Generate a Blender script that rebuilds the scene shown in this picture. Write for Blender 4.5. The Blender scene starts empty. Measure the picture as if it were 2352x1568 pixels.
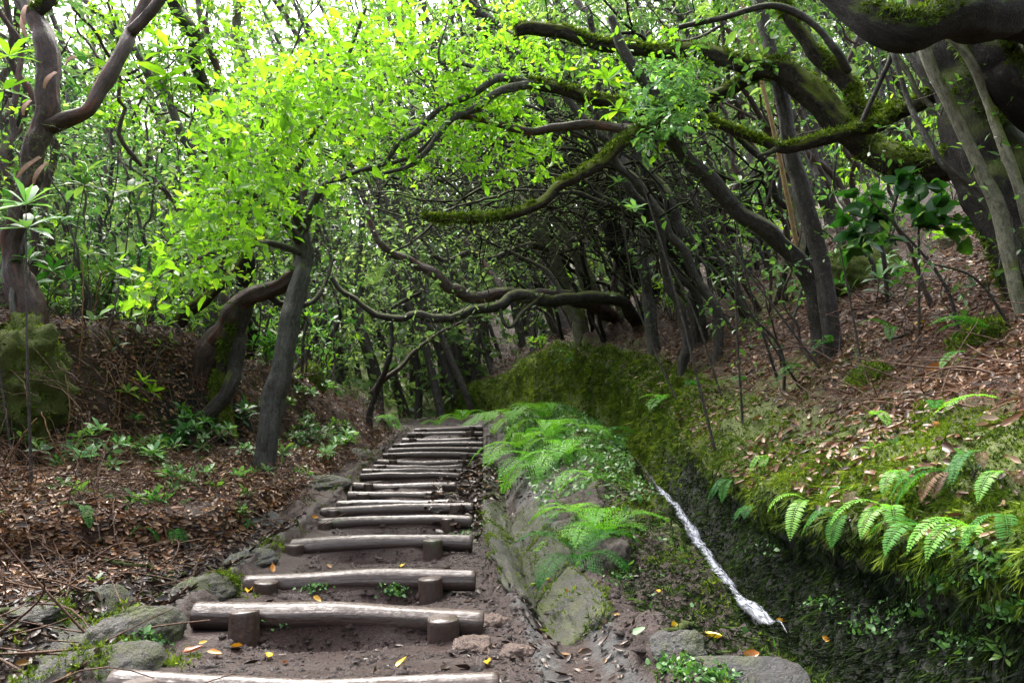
import bpy, math, random
import numpy as np
from mathutils import Vector
from mathutils.bvhtree import BVHTree

SEED = 11
rng = np.random.default_rng(SEED)
random.seed(SEED)
sc = bpy.context.scene
col = sc.collection
F = 1846.0
PITCH = math.atan((978.5 - 784.0) / F)
CP, SP = math.cos(PITCH), math.sin(PITCH)

def ray(u, v):
    a = (u - 1176.0) / F; b = (784.0 - v) / F
    return np.array([a, CP - b * SP, SP + b * CP])
def P(u, v, Y):
    d = ray(u, v)
    return d * (Y / d[1])
def proj(p):
    p = np.asarray(p, float)
    y = p[..., 1] * CP + p[..., 2] * SP
    z = -p[..., 1] * SP + p[..., 2] * CP
    return 1176 + F * p[..., 0] / y, 784 - F * z / y

# ------------------------------------------------------------------ noise
def _h(ix, iy, iz, s):
    with np.errstate(over='ignore'):
        n = (ix.astype(np.uint64) * np.uint64(374761393) + iy.astype(np.uint64) * np.uint64(668265263)
             + iz.astype(np.uint64) * np.uint64(2147483647) + np.uint64(s * 974711 + 1013))
        n = (n ^ (n >> np.uint64(13))) * np.uint64(1274126177)
        n = n ^ (n >> np.uint64(16))
    return (n & np.uint64(0xFFFFFF)).astype(float) / float(0xFFFFFF)
def vnoise(p, s=0):
    p = np.asarray(p, float) + 1000.0
    i = np.floor(p); f = p - i; f = f * f * (3 - 2 * f)
    i = i.astype(np.int64)
    x, y, z = i[..., 0], i[..., 1], i[..., 2]
    r = 0
    for dx in (0, 1):
        wx = f[..., 0] if dx else 1 - f[..., 0]
        for dy in (0, 1):
            wy = f[..., 1] if dy else 1 - f[..., 1]
            for dz in (0, 1):
                wz = f[..., 2] if dz else 1 - f[..., 2]
                r = r + wx * wy * wz * _h(x + dx, y + dy, z + dz, s)
    return r * 2 - 1
def fbm(p, o=4, s=0):
    a, t, r = 1.0, 0.0, 0
    p = np.asarray(p, float)
    for k in range(o):
        r = r + a * vnoise(p * (2.03 ** k), s + k); t += a; a *= 0.52
    return r / t

# ------------------------------------------------------------------ mesh helpers
def mesh_from(name, V, Fq, smooth=True, attrs=None):
    """V n x 3; Fq list of int arrays (m x k)"""
    me = bpy.data.meshes.new(name)
    V = np.asarray(V, np.float32)
    me.vertices.add(len(V)); me.vertices.foreach_set('co', V.ravel())
    Fq = [np.asarray(f, np.int32) for f in Fq if len(f)]
    tot = np.concatenate([np.full(len(f), f.shape[1], np.int32) for f in Fq])
    loops = np.concatenate([f.ravel() for f in Fq])
    me.loops.add(len(loops)); me.loops.foreach_set('vertex_index', loops)
    me.polygons.add(len(tot))
    st = np.concatenate([[0], np.cumsum(tot)[:-1]]).astype(np.int32)
    me.polygons.foreach_set('loop_start', st)
    me.polygons.foreach_set('loop_total', tot)
    me.polygons.foreach_set('use_smooth', np.full(len(tot), smooth, bool))
    for k, a in (attrs or {}).items():
        a = np.asarray(a, np.float32)
        if a.ndim == 1:
            at = me.attributes.new(k, 'FLOAT', 'POINT'); at.data.foreach_set('value', a)
        else:
            at = me.attributes.new(k, 'FLOAT_VECTOR', 'POINT'); at.data.foreach_set('vector', a.ravel())
    me.update(calc_edges=True)
    return me
def link(name, me, mat, parent=None, loc=None):
    o = bpy.data.objects.new(name, me); col.objects.link(o)
    if mat is not None and me is not None:
        for m in (mat if isinstance(mat, (list, tuple)) else [mat]):
            if len(me.materials) < (len(mat) if isinstance(mat, (list, tuple)) else 1):
                me.materials.append(m)
    if parent is not None: o.parent = parent
    if loc is not None: o.location = loc
    return o
def tag(o, label, cat, group=None):
    o['label'] = label; o['category'] = cat
    if group: o['group'] = group
    return o
def thing(name, label, cat, loc=(0, 0, 0), group=None):
    o = bpy.data.objects.new(name, None); col.objects.link(o); o.location = [float(c) for c in loc]
    o.empty_display_size = 0.1
    return tag(o, label, cat, group)
def struct(o): o['kind'] = 'structure'; return o
def stuff(o): o['kind'] = 'stuff'; return o

class Geo:
    """collects verts / faces / attributes"""
    def __init__(s): s.V, s.F, s.A, s.n = [], {}, {}, 0
    def add(s, V, faces, **attrs):
        V = np.asarray(V, float).reshape(-1, 3)
        for f in faces:
            f = np.asarray(f, np.int64)
            if len(f): s.F.setdefault(f.shape[1], []).append(f + s.n)
        s.V.append(V)
        for k, a in attrs.items():
            a = np.asarray(a, float)
            if a.ndim == 0: a = np.full(len(V), float(a))
            s.A.setdefault(k, []).append(a)
        s.n += len(V)
    def mesh(s, name, smooth=True, origin=None):
        V = np.concatenate(s.V)
        if origin is not None: V = V - np.asarray(origin)
        return mesh_from(name, V, [np.concatenate(f) for f in s.F.values()], smooth,
                         {k: np.concatenate(a) for k, a in s.A.items()})
    def obj(s, name, mat, parent=None, smooth=True):
        if parent is not None:
            return link(name, s.mesh(name, smooth, parent.location), mat, parent)
        V = np.concatenate(s.V); c = V.mean(0); c[2] = V[:, 2].min()
        return link(name, s.mesh(name, smooth, c), mat, None, c)

def norm(v): return v / (np.linalg.norm(v, axis=-1, keepdims=True) + 1e-9)
def spline(pts, n):
    """Catmull-Rom resample of polyline (k x d) to n points"""
    p = np.asarray(pts, float)
    if len(p) == 2: return p[0] + (p[1] - p[0]) * np.linspace(0, 1, n)[:, None]
    e = np.vstack([2 * p[0] - p[1], p, 2 * p[-1] - p[-2]])
    seg = np.linalg.norm(np.diff(p[:, :3], axis=0), axis=1); cum = np.concatenate([[0], np.cumsum(seg)])
    t = np.linspace(0, cum[-1], n); k = np.clip(np.searchsorted(cum, t, 'right') - 1, 0, len(p) - 2)
    f = ((t - cum[k]) / (seg[k] + 1e-9))[:, None]
    a, b, c, d = e[k], e[k + 1], e[k + 2], e[k + 3]
    return 0.5 * (2 * b + (c - a) * f + (2 * a - 5 * b + 4 * c - d) * f ** 2 + (3 * b - a - 3 * c + d) * f ** 3)

def tubes(geo, Pn, R, sides=6, rough=0.0, cap=True, val=None, freq=9.0, flute=0.0):
    """batch: Pn (B,K,3) polylines, R (B,K) radii -> added to geo with bark coords 'bk'"""
    Pn = np.asarray(Pn, float); R = np.asarray(R, float)
    if Pn.ndim == 2: Pn = Pn[None]; R = R[None]
    B, K = R.shape
    T = np.empty_like(Pn); T[:, 1:-1] = Pn[:, 2:] - Pn[:, :-2]; T[:, 0] = Pn[:, 1] - Pn[:, 0]; T[:, -1] = Pn[:, -1] - Pn[:, -2]
    T = norm(T)
    N = np.empty_like(T)
    ref = np.where(np.abs(T[:, :1, 2:3]) > 0.8, np.array([0., 1., 0.1]), np.array([0.05, 0.1, 1.]))[:, 0]
    n = norm(np.cross(T[:, 0], ref))
    for k in range(K):
        n = norm(n - (n * T[:, k]).sum(-1, keepdims=True) * T[:, k]); N[:, k] = n
    Bn = np.cross(T, N)
    a = np.linspace(0, 2 * np.pi, sides, endpoint=False)
    ca, sa = np.cos(a), np.sin(a)
    dirs = N[:, :, None] * ca[:, None] + Bn[:, :, None] * sa[:, None]
    RR = R[:, :, None, None]
    L = np.concatenate([np.zeros((B, 1)), np.cumsum(np.linalg.norm(np.diff(Pn, axis=1), axis=-1), 1)], 1)
    V = Pn[:, :, None] + dirs * RR
    if rough:
        off = rng.uniform(0, 50, (B, 1, 1, 3))
        q = np.concatenate([np.broadcast_to(dirs * 0, dirs.shape)[..., :1] + ca[:, None] * 1.0,
                            np.broadcast_to(sa[:, None], dirs[..., :1].shape),
                            np.broadcast_to(L[:, :, None, None], dirs[..., :1].shape)], -1)
        nz = fbm(q * np.array([1.3, 1.3, freq * 0.5]) + off, 3)[..., None] * rough
        nz = nz + 0.5 * rough * vnoise(q * np.array([3.5, 3.5, freq * 0.22]) + off)[..., None]
        if flute: nz = nz + flute * np.sin(5 * a + 3 * L[:, :, None])[..., None]
        V = V + dirs * RR * nz
    bk = np.empty((B, K, sides, 3))
    bk[..., 0] = ca * R.max(1)[:, None, None]; bk[..., 1] = sa * R.max(1)[:, None, None]
    bk[..., 2] = L[:, :, None]
    bk += rng.uniform(0, 20, (B, 1, 1, 3))
    base = (np.arange(B) * K * sides)[:, None, None]
    i = base + (np.arange(K - 1) * sides)[None, :, None] + np.arange(sides)[None, None]
    j = base + (np.arange(K - 1) * sides)[None, :, None] + ((np.arange(sides) + 1) % sides)[None, None]
    q = np.stack([i, j, j + sides, i + sides], -1).reshape(-1, 4)
    fs = [q]
    if cap:
        top = base[:, 0] + (K - 1) * sides + np.arange(sides)[None]
        bot = base[:, 0] + np.arange(sides)[None, ::-1]
        fs += [np.concatenate([top, bot])]
    at = {'bk': bk.reshape(-1, 3)}
    at['tv'] = np.repeat(np.asarray(val if val is not None else np.zeros(B), float).reshape(-1), K * sides) if val is None or np.ndim(val) else np.full(B * K * sides, float(val))
    geo.add(V.reshape(-1, 3), fs, **at)

# leaf templates: x along, y across, z up
LEAF = (np.array([[0, 0, 0], [.32, 0, -.035], [.7, 0, -.03], [1, 0, -.09], [.25, .2, .03], [.62, .2, .04], [.25, -.2, .03], [.62, -.2, .04]], float),
        [np.array([[0, 1, 4], [2, 3, 5], [0, 6, 1], [2, 7, 3]]), np.array([[1, 2, 5, 4], [1, 6, 7, 2]])])
LANCE = (np.array([[0, 0, 0], [.35, 0, 0], [.72, 0, -.03], [1, 0, -.12], [.3, .1, .03], [.66, .125, .02], [.3, -.1, .03], [.66, -.125, .02]], float), LEAF[1])
def _outline(n, wf):
    x = np.linspace(0, 1, n); w = np.array([wf(v) for v in x]); m = np.stack([x, x * 0, -.03 * np.sin(x * 3.1) - .09 * x ** 3], 1)
    l = np.stack([x - .04 * np.sin(x * 3.1), w, .05 * w / .3 - .1 * x ** 2], 1); r = l * np.array([1, -1, 1]); i = np.arange(n - 1)
    return np.concatenate([m, l, r]), [np.concatenate([np.stack([i, i + 1, n + i + 1, n + i], 1), np.stack([i + 1, i, 2 * n + i, 2 * n + i + 1], 1)])]
HEART = _outline(7, lambda v: .36 * (math.sin(math.pi * min(1, v * .88 + .12)) ** .6) * (1 - .35 * v) * (v > 0))
QUAD = (np.array([[0, 0, 0], [.48, .24, .05], [1, 0, -.05], [.48, -.24, .05]], float), [np.array([[0, 2, 1], [0, 3, 2]])])
NEEDLE = (np.array([[0, .03, 0], [0, -.03, 0], [1, 0, 0]], float), [np.array([[0, 1, 2]])])
CURL = (np.array([[0, 0, 0], [.3, 0, -.05], [.7, 0, -.04], [1, 0, .12], [.25, .2, .14], [.62, .19, .12], [.25, -.2, .1], [.62, -.2, .16]], float), LEAF[1])

def leaves(geo, pos, d, up, size, tmpl=LEAF, val=None, width=None):
    pos = np.asarray(pos, float); n = len(pos)
    if n == 0: return
    X = norm(np.asarray(d, float)); Y = norm(np.cross(np.asarray(up, float), X)); Z = np.cross(X, Y)
    T, fs = tmpl; k = len(T)
    s = np.broadcast_to(np.asarray(size, float), (n,))[:, None, None]
    w = np.ones(n) if width is None else np.broadcast_to(np.asarray(width, float), (n,))
    V = pos[:, None] + s * (T[None, :, :1] * X[:, None] + (T[None, :, 1:2] * w[:, None, None]) * Y[:, None] + T[None, :, 2:] * Z[:, None])
    o = (np.arange(n) * k)[:, None, None]
    if val is None: val = rng.uniform(0, 1, n)
    geo.add(V.reshape(-1, 3), [(f[None] + o).reshape(-1, f.shape[1]) for f in fs], lv=np.repeat(val, k))
def tufts(geo, p, n, size, nb=6, val=None, spread=.9, hang=0.0, w=5.0):
    m = len(p); p = np.repeat(p, nb, 0); n = np.repeat(n, nb, 0)
    if val is None: val = rng.beta(1.5, 1.8, m)
    v = np.clip(np.repeat(val, nb) + rng.normal(0, .12, m * nb), 0, 1)
    d = n + rdir(m * nb) * spread + np.array([0, 0, -hang])
    s = np.repeat(np.broadcast_to(size * np.exp(rng.normal(0, .35, m)), (m,)), nb) * rng.uniform(.6, 1.2, m * nb)
    leaves(geo, p, d, rdir(m * nb), s, NEEDLE, v, w)
def rdir(n, zmean=0.0, zs=1.0):
    v = rng.normal(0, 1, (n, 3)); v[:, 2] = v[:, 2] * zs + zmean
    return norm(v)

# ------------------------------------------------------------------ materials
class NT:
    def __init__(s, name):
        s.m = bpy.data.materials.new(name); s.m.use_nodes = True
        s.t = s.m.node_tree; s.t.nodes.clear()
        s.out = s.n('ShaderNodeOutputMaterial')
    def n(s, typ, ins=None, **kw):
        x = s.t.nodes.new(typ)
        for k, v in kw.items(): setattr(x, k, v)
        for k, v in (ins or {}).items():
            if hasattr(v, 'outputs'): v = v.outputs[0]
            if isinstance(v, bpy.types.NodeSocket): s.t.links.new(v, x.inputs[k])
            else:
                if isinstance(v, tuple) and len(v) == 3 and x.inputs[k].type == 'RGBA': v = (*v, 1)
                x.inputs[k].default_value = v
        return x
    def attr(s, name): return s.n('ShaderNodeAttribute', attribute_name=name)
    def noise(s, vec, scale, detail=5, rough=.6, dist=0.0):
        return s.n('ShaderNodeTexNoise', {'Vector': vec, 'Scale': scale, 'Detail': detail, 'Roughness': rough, 'Distortion': dist}).outputs[0]
    def ramp(s, fac, stops, interp='LINEAR'):
        r = s.n('ShaderNodeValToRGB', {'Fac': fac}); e = r.color_ramp.elements; r.color_ramp.interpolation = interp
        while len(e) < len(stops): e.new(.5)
        for x, (p, c) in zip(e, stops):
            x.position = p; x.color = (*c, 1) if not np.isscalar(c) else (c, c, c, 1)
        return r.outputs[0]
    def mix(s, f, a, b, mode='MIX'):
        x = s.n('ShaderNodeMix', data_type='RGBA', blend_type=mode)
        for i, v in ((0, f), (6, a), (7, b)):
            if isinstance(v, bpy.types.NodeSocket): s.t.links.new(v, x.inputs[i])
            else: x.inputs[i].default_value = (*v, 1) if isinstance(v, tuple) else v
        return x.outputs[2]
    def math(s, op, a, b=0.0, clamp=False):
        x = s.n('ShaderNodeMath', operation=op, use_clamp=clamp)
        for i, v in ((0, a), (1, b)):
            if isinstance(v, bpy.types.NodeSocket): s.t.links.new(v, x.inputs[i])
            else: x.inputs[i].default_value = v
        return x.outputs[0]
    def scale(s, vec, xyz):
        return s.n('ShaderNodeVectorMath', {0: vec, 1: xyz}, operation='MULTIPLY').outputs[0]
    def bump(s, h, strength=.5, dist=.02):
        return s.n('ShaderNodeBump', {'Height': h, 'Strength': strength, 'Distance': dist}).outputs[0]
    def surf(s, x): s.t.links.new(x.outputs[0], s.out.inputs['Surface']); return s.m
    def bsdf(s, **ins):
        return s.n('ShaderNodeBsdfPrincipled', {k.replace('_', ' '): v for k, v in ins.items()})

def leaf_mat(name, stops, trans=0.5, tint=(1.5, 1.4, .5), rough=.38, spec=.5):
    t = NT(name); a = t.attr('lv')
    c = t.ramp(a.outputs['Fac'], stops)
    g = t.n('ShaderNodeNewGeometry')
    nz = t.noise(g.outputs['Position'], 1.3, 2)
    c = t.mix(t.math('MULTIPLY', nz, .5), c, t.mix(1.0, c, (.55, .75, .5), 'MULTIPLY'))
    p = t.bsdf(Base_Color=c, Roughness=rough, Specular_IOR_Level=spec)
    tr = t.n('ShaderNodeBsdfTranslucent', {'Color': t.mix(1.0, c, tint, 'MULTIPLY')})
    return t.surf(t.n('ShaderNodeMixShader', {0: trans, 1: p, 2: tr}))

def bark_mat(name, c1, c2, moss=0.0, lichen=0.0, rough=.75, mosscol=(.075, .095, .012), red=None, bump=.7, spec=.35):
    t = NT(name); b = t.attr('bk').outputs['Vector']
    s = t.scale(b, (1, 1, .33))
    n1 = t.math('ADD', t.math('MULTIPLY', t.noise(s, 45, 6, .7), .65), t.math('MULTIPLY', t.noise(b, 22, 6, .7), .35)); n2 = t.noise(b, 9, 4)
    c = t.mix(t.ramp(n1, [(.4, 0.0), (.6, 1.0)]), c1, c2)
    c = t.mix(t.ramp(n2, [(.3, 0.0), (.75, .6)]), c, t.mix(1.0, c, (.45, .42, .4), 'MULTIPLY'))
    if red:
        c = t.mix(t.ramp(t.noise(t.scale(b, (1, 1, .25)), 11, 3), [(.55, 0.0), (.68, 1.0)]), c, red)
    if lichen:
        ln = t.noise(b, 26, 5, .7)
        c = t.mix(t.math('MULTIPLY', t.ramp(ln, [(.56, 0.0), (.66, 1.0)]), lichen), c, (.2, .23, .17))
    g = t.n('ShaderNodeNewGeometry')
    if moss:
        z = t.n('ShaderNodeSeparateXYZ', {0: g.outputs['Normal']}).outputs[2]
        f = t.math('ADD', t.math('MULTIPLY', z, .55), t.math('SUBTRACT', t.noise(g.outputs['Position'], 5, 6, .7), 1.02 - moss))
        f = t.math('MULTIPLY', f, 6.0, True)
        mc = t.mix(t.noise(g.outputs['Position'], 60, 4), t.mix(1.0, mosscol, (.4, .5, .4), 'MULTIPLY'), t.mix(1.0, mosscol, (1.5, 1.4, 1.2), 'MULTIPLY'))
        c = t.mix(f, c, mc)
    p = t.bsdf(Base_Color=c, Roughness=t.math('ADD', t.math('MULTIPLY', n2, .35), rough - .2), Specular_IOR_Level=spec,
               Normal=t.bump(t.math('ADD', n1, t.math('MULTIPLY', t.noise(b, 90, 3), .4)), min(1, bump + .2), .022))
    return t.surf(p)

M = {}
M['leaf_lime'] = leaf_mat('lime_leaves', [(0, (.08, .21, .018)), (.5, (.175, .39, .03)), (.88, (.25, .48, .045)), (1, (.36, .5, .06))], .58, (1.5, 1.4, .6))
M['leaf_mid'] = leaf_mat('green_leaves', [(0, (.03, .085, .022)), (.6, (.08, .175, .045)), (1, (.2, .32, .08))], .5, (1.35, 1.35, .7), .3)
M['leaf_glossy'] = leaf_mat('glossy_dark_leaves', [(0, (.018, .075, .02)), (.6, (.035, .13, .03)), (1, (.09, .24, .04))], .38, (1.5, 1.6, .5), .35, .45)
M['leaf_blue'] = leaf_mat('bluegreen_leaves', [(0, (.08, .2, .07)), (.6, (.15, .33, .12)), (1, (.27, .46, .18))], .45, (1.3, 1.3, .6), .3)
M['leaf_heath'] = leaf_mat('heath_needles', [(0, (.045, .075, .028)), (.6, (.08, .12, .04)), (1, (.14, .2, .06))], .35, (1.3, 1.35, .7), .6)
M['leaf_far'] = leaf_mat('far_leaves', [(0, (.06, .13, .05)), (.55, (.15, .26, .095)), (1, (.33, .44, .15))], .55, (1.3, 1.3, .8), .5)
M['fern'] = leaf_mat('fern_fronds', [(0, (.015, .085, .018)), (.5, (.035, .155, .025)), (1, (.085, .26, .035))], .4, (1.4, 1.4, .5), .55, .2)
M['fern_pale'] = leaf_mat('pale_fern_fronds', [(0, (.1, .3, .03)), (.5, (.17, .44, .045)), (1, (.27, .55, .07))], .5, (1.3, 1.3, .55), .45)
M['fern_dead'] = leaf_mat('dead_fern_fronds', [(0, (.07, .03, .015)), (1, (.17, .075, .03))], .15, (1, 1, 1), .7)
M['dead_leaf'] = leaf_mat('dead_leaves', [(0, (.035, .018, .013)), (.25, (.1, .046, .027)), (.5, (.21, .095, .048)), (.72, (.33, .17, .095)), (.9, (.42, .28, .2)), (1, (.42, .15, .03))], .08, (1, 1, 1), .38, .5)
M['wet_leaf'] = leaf_mat('wet_dark_leaves', [(0, (.018, .012, .011)), (.6, (.055, .034, .028)), (.93, (.12, .07, .05)), (1, (.3, .14, .03))], .05, (1, 1, 1), .42, .35)
M['yellow_leaf'] = leaf_mat('fallen_yellow_leaves', [(0, (.62, .4, .015)), (.4, (.6, .27, .012)), (.6, (.5, .16, .015)), (.8, (.3, .07, .018)), (1, (.2, .35, .04))], .15, (1, 1, 1), .3, .5)
M['needle_litter'] = leaf_mat('needle_litter', [(0, (.06, .024, .015)), (.6, (.16, .062, .035)), (1, (.28, .14, .085))], .05, (1, 1, 1), .7, .3)
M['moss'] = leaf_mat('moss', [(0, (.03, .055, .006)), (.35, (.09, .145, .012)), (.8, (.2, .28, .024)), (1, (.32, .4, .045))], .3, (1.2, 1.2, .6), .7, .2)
M['moss_wet_shade'] = leaf_mat('wet_shade_moss', [(0, (.004, .007, .003)), (.45, (.014, .028, .005)), (.8, (.04, .07, .01)), (1, (.1, .17, .02))], .15, (1.2, 1.2, .6), .7, .12)  # wet moss with the shade of the overhang put into its colours
M['creeper'] = leaf_mat('creeper_leaves', [(0, (.045, .13, .03)), (.6, (.09, .22, .05)), (1, (.16, .33, .085))], .35, (1.3, 1.3, .6), .4)
M['bark_dark'] = bark_mat('dark_bark', (.013, .01, .009), (.05, .04, .035), .32, .3, .65, bump=1.0)
M['bark_grey'] = bark_mat('grey_bark', (.025, .022, .02), (.095, .086, .076), .25, .6, .7, bump=1.0)
M['bark_warts'] = bark_mat('rough_grey_bark', (.03, .028, .026), (.1, .094, .088), .26, .25, .7, bump=1.0)
M['bark_red'] = bark_mat('peeling_red_bark', (.03, .019, .016), (.075, .045, .035), .18, .1, .6, red=(.12, .045, .03), bump=1.0)
M['bark_moss'] = bark_mat('mossy_bark', (.014, .011, .009), (.05, .04, .033), .62, .2, .85, bump=1.0, spec=.2)
M['bark_black'] = bark_mat('wet_black_bark', (.005, .004, .004), (.02, .016, .014), .5, .1, .75, mosscol=(.04, .055, .008), bump=1.0, spec=.2)
M['bark_pale'] = bark_mat('pale_lichen_bark', (.075, .074, .052), (.23, .225, .16), .5, .7, .8)
M['bark_twig'] = bark_mat('twig_bark', (.03, .024, .02), (.1, .085, .075), .1, .4, .8)
M['root'] = bark_mat('dry_roots', (.07, .035, .022), (.2, .12, .08), 0, 0, .8)
M['cane'] = bark_mat('tan_cane', (.2, .12, .04), (.34, .22, .085), 0, 0, .6)
M['dead_stem'] = bark_mat('dead_stem', (.16, .08, .03), (.3, .17, .08), 0, 0, .7)

def log_mat():
    t = NT('wet_log_wood'); b = t.attr('bk').outputs['Vector']
    n1 = t.noise(t.scale(b, (1, 1, .08)), 55, 5, .6); n2 = t.noise(b, 6, 5, .6)
    g = t.n('ShaderNodeNewGeometry'); 
    c = t.mix(n1, (.017, .0085, .0055), (.062, .031, .02))
    mud = t.ramp(t.noise(b, 26, 8, .78), [(.47, 0.0), (.56, 1.0)])
    c = t.mix(t.math('MULTIPLY', mud, .7), c, (.05, .03, .023))
    c = t.mix(t.math('MULTIPLY', t.ramp(n2, [(.62, 0.0), (.7, 1.0)]), .6), c, (.05, .065, .02))
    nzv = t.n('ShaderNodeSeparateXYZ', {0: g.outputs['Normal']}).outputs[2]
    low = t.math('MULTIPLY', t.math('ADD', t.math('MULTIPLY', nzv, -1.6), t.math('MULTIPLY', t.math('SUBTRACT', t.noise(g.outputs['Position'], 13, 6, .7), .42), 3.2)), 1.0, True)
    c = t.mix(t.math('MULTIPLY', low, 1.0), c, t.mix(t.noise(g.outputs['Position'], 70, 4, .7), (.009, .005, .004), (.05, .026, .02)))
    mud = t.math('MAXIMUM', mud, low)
    r = t.math('ADD', t.math('MULTIPLY', mud, .36), t.math('ADD', .27, t.math('MULTIPLY', n2, .25)))
    h = t.math('ADD', n1, t.math('MULTIPLY', t.noise(b, 40, 4), .8))
    p = t.bsdf(Base_Color=c, Roughness=r, Specular_IOR_Level=.55, Coat_Weight=.35, Coat_Roughness=.16, Normal=t.bump(h, .6, .01))
    return t.surf(p)
M['log'] = log_mat()

def rock_mat(name, c1, c2, moss=.3, wet=.45):
    t = NT(name); g = t.n('ShaderNodeNewGeometry'); p0 = g.outputs['Position']
    n1 = t.noise(t.scale(p0, (1, .6, 1)), 9, 8, .65); n2 = t.noise(p0, 60, 5, .7)
    c = t.mix(n1, c1, c2); c = t.mix(t.ramp(n2, [(.4, 0.0), (.6, .5)]), c, t.mix(1.0, c, (.4, .4, .42), 'MULTIPLY'))
    f = t.math('MULTIPLY', t.math('SUBTRACT', t.noise(p0, 5, 8, .75), .78 - moss), 5.0, True)
    n3 = t.noise(p0, 140, 3, .7)
    c = t.mix(t.ramp(t.noise(p0, 11, 6, .7), [(.5, 0.0), (.7, .7)]), c, (.05, .033, .026))
    c = t.mix(f, c, t.mix(n3, (.02, .03, .006), (.12, .145, .025)))
    h = t.math('ADD', n1, t.math('ADD', t.math('MULTIPLY', n2, .6), t.math('MULTIPLY', n3, .3)))
    return t.surf(t.bsdf(Base_Color=c, Roughness=t.math('ADD', wet, t.math('MULTIPLY', f, .35)), Specular_IOR_Level=.5, Normal=t.bump(h, 1.0, .03)))
M['rock'] = rock_mat('wet_grey_stone', (.022, .021, .022), (.09, .086, .086), .3, .42)
M['rock_moss'] = rock_mat('mossy_stone', (.022, .021, .019), (.085, .078, .068), .33, .5)
M['rock_lush'] = rock_mat('moss_covered_stone', (.05, .048, .04), (.1, .09, .07), .6, .6)
M['rock_earth'] = rock_mat('crumbly_earth', (.03, .021, .017), (.1, .074, .06), .22, .6)
M['rock_tan'] = rock_mat('tan_rubble_stone', (.1, .06, .045), (.2, .13, .1), .1, .4)

def ground_mat(name, mud=False):
    t = NT(name); g = t.n('ShaderNodeNewGeometry'); p0 = g.outputs['Position']
    nb = t.noise(p0, 3.2, 7, .65); nm = t.noise(p0, 17, 7, .7); nf = t.noise(p0, 85, 5, .75)
    soil = t.mix(nm, (.012, .006, .005), (.062, .031, .024))
    soil = t.mix(t.ramp(nf, [(.5, 0.0), (.75, .6)]), soil, (.12, .07, .057))
    lit = t.mix(nf, (.02, .011, .008), (.11, .06, .04))
    wet_shade = t.mix(nf, (.002, .003, .002), (.011, .015, .007))  # wet ground, near black to paint shade under the overhang and in the hollow
    moss = t.mix(nf, (.03, .052, .006), (.17, .225, .02))
    moss = t.mix(t.ramp(nb, [(.4, 0.0), (.75, .6)]), moss, t.mix(nf, (.03, .03, .007), (.12, .11, .022)))
    rock = t.mix(nm, (.03, .029, .03), (.13, .125, .12))
    def msk(nm_, w=.35):
        a = t.attr(nm_).outputs['Fac']
        x = t.math('ADD', a, t.math('MULTIPLY', t.math('SUBTRACT', t.noise(p0, 6.5, 8, .72), .5), w * 2.6))
        return t.math('MULTIPLY', t.math('SUBTRACT', x, .42), 6.0, True)
    c = t.mix(msk('litter'), soil, lit)
    c = t.mix(msk('rock'), c, rock)
    c = t.mix(msk('moss'), c, moss)
    c = t.mix(msk('dark', .15), c, wet_shade)
    h = t.math('ADD', t.math('MULTIPLY', nm, .9), t.math('MULTIPLY', nf, .8))
    r = t.math('ADD', .22 if mud else .42, t.math('MULTIPLY', nb, .36 if mud else .35))
    return t.surf(t.bsdf(Base_Color=c, Roughness=r, Specular_IOR_Level=.5, Normal=t.bump(h, .9, .03)))
M['ground'] = ground_mat('forest_soil'); M['path'] = ground_mat('wet_mud', True)
def water_mat():
    t = NT('white_water'); b = t.attr('bk').outputs['Vector']
    n = t.noise(t.scale(b, (26, 5, 5)), 2.2, 6, .65, .6); n2 = t.noise(t.scale(b, (60, 11, 11)), 2, 4, .6)
    f = t.ramp(t.math('ADD', n, t.math('MULTIPLY', n2, .25)), [(.5, 0.0), (.85, .9)])
    gl = t.bsdf(Base_Color=(.1, .105, .12), Roughness=.25, Normal=t.bump(n, .12, .02))
    fo = t.bsdf(Base_Color=(.62, .65, .76), Roughness=.6)
    ed = t.attr('ac').outputs['Fac']
    f = t.math('MULTIPLY', t.math('SUBTRACT', t.math('ADD', t.math('MULTIPLY', n, 1.5), t.math('MULTIPLY', n2, .5)), t.math('ADD', .78, t.math('MULTIPLY', ed, .35))), 1.9, True)
    sf = t.n('ShaderNodeMixShader', {0: f, 1: gl, 2: fo})
    al = t.math('MULTIPLY', t.math('SUBTRACT', t.math('ADD', ed, t.math('MULTIPLY', n, .9)), .98), 4.0, True)
    return t.surf(t.n('ShaderNodeMixShader', {0: al, 1: sf, 2: t.n('ShaderNodeBsdfTransparent')}))
M['water'] = water_mat()

def haze_mat(dens):
    t = NT('mist'); v = t.n('ShaderNodeVolumePrincipled', {'Color': (.93, .95, 1.0), 'Density': dens, 'Anisotropy': .35})
    t.t.links.new(v.outputs[0], t.out.inputs['Volume']); return t.m
# ------------------------------------------------------------------ the steps' positions: (uL, vL, uR, vR, depth, radius)
STEPS = [(245, 1537, 1160, 1547, 2.62, .06), (438, 1380, 1120, 1405, 3.5, .056), (557, 1322, 1100, 1310, 4.35, .052), (664, 1241, 1091, 1229, 5.45, .054),
         (733, 1191, 1090, 1183, 6.5, .05), (733, 1167, 1092, 1153, 7.05, .05), (770, 1150, 1040, 1146, 7.6, .046), (796, 1129, 1022, 1127, 8.1, .048),
         (807, 1108, 1052, 1106, 8.6, .05), (824, 1087, 1060, 1085, 9.1, .048), (829, 1077, 1066, 1075, 9.6, .042), (855, 1066, 1066, 1066, 10.1, .045),
         (864, 1054, 1080, 1054, 10.6, .05), (877, 1040, 1110, 1038, 11.1, .05), (890, 1029, 1113, 1026, 11.6, .05), (901, 1019, 1113, 1014, 12.0, .045),
         (920, 1006, 1113, 1002, 12.5, .055), (934, 993, 1112, 989, 13.1, .052), (950, 985, 1112, 976, 13.7, .05)]
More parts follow.
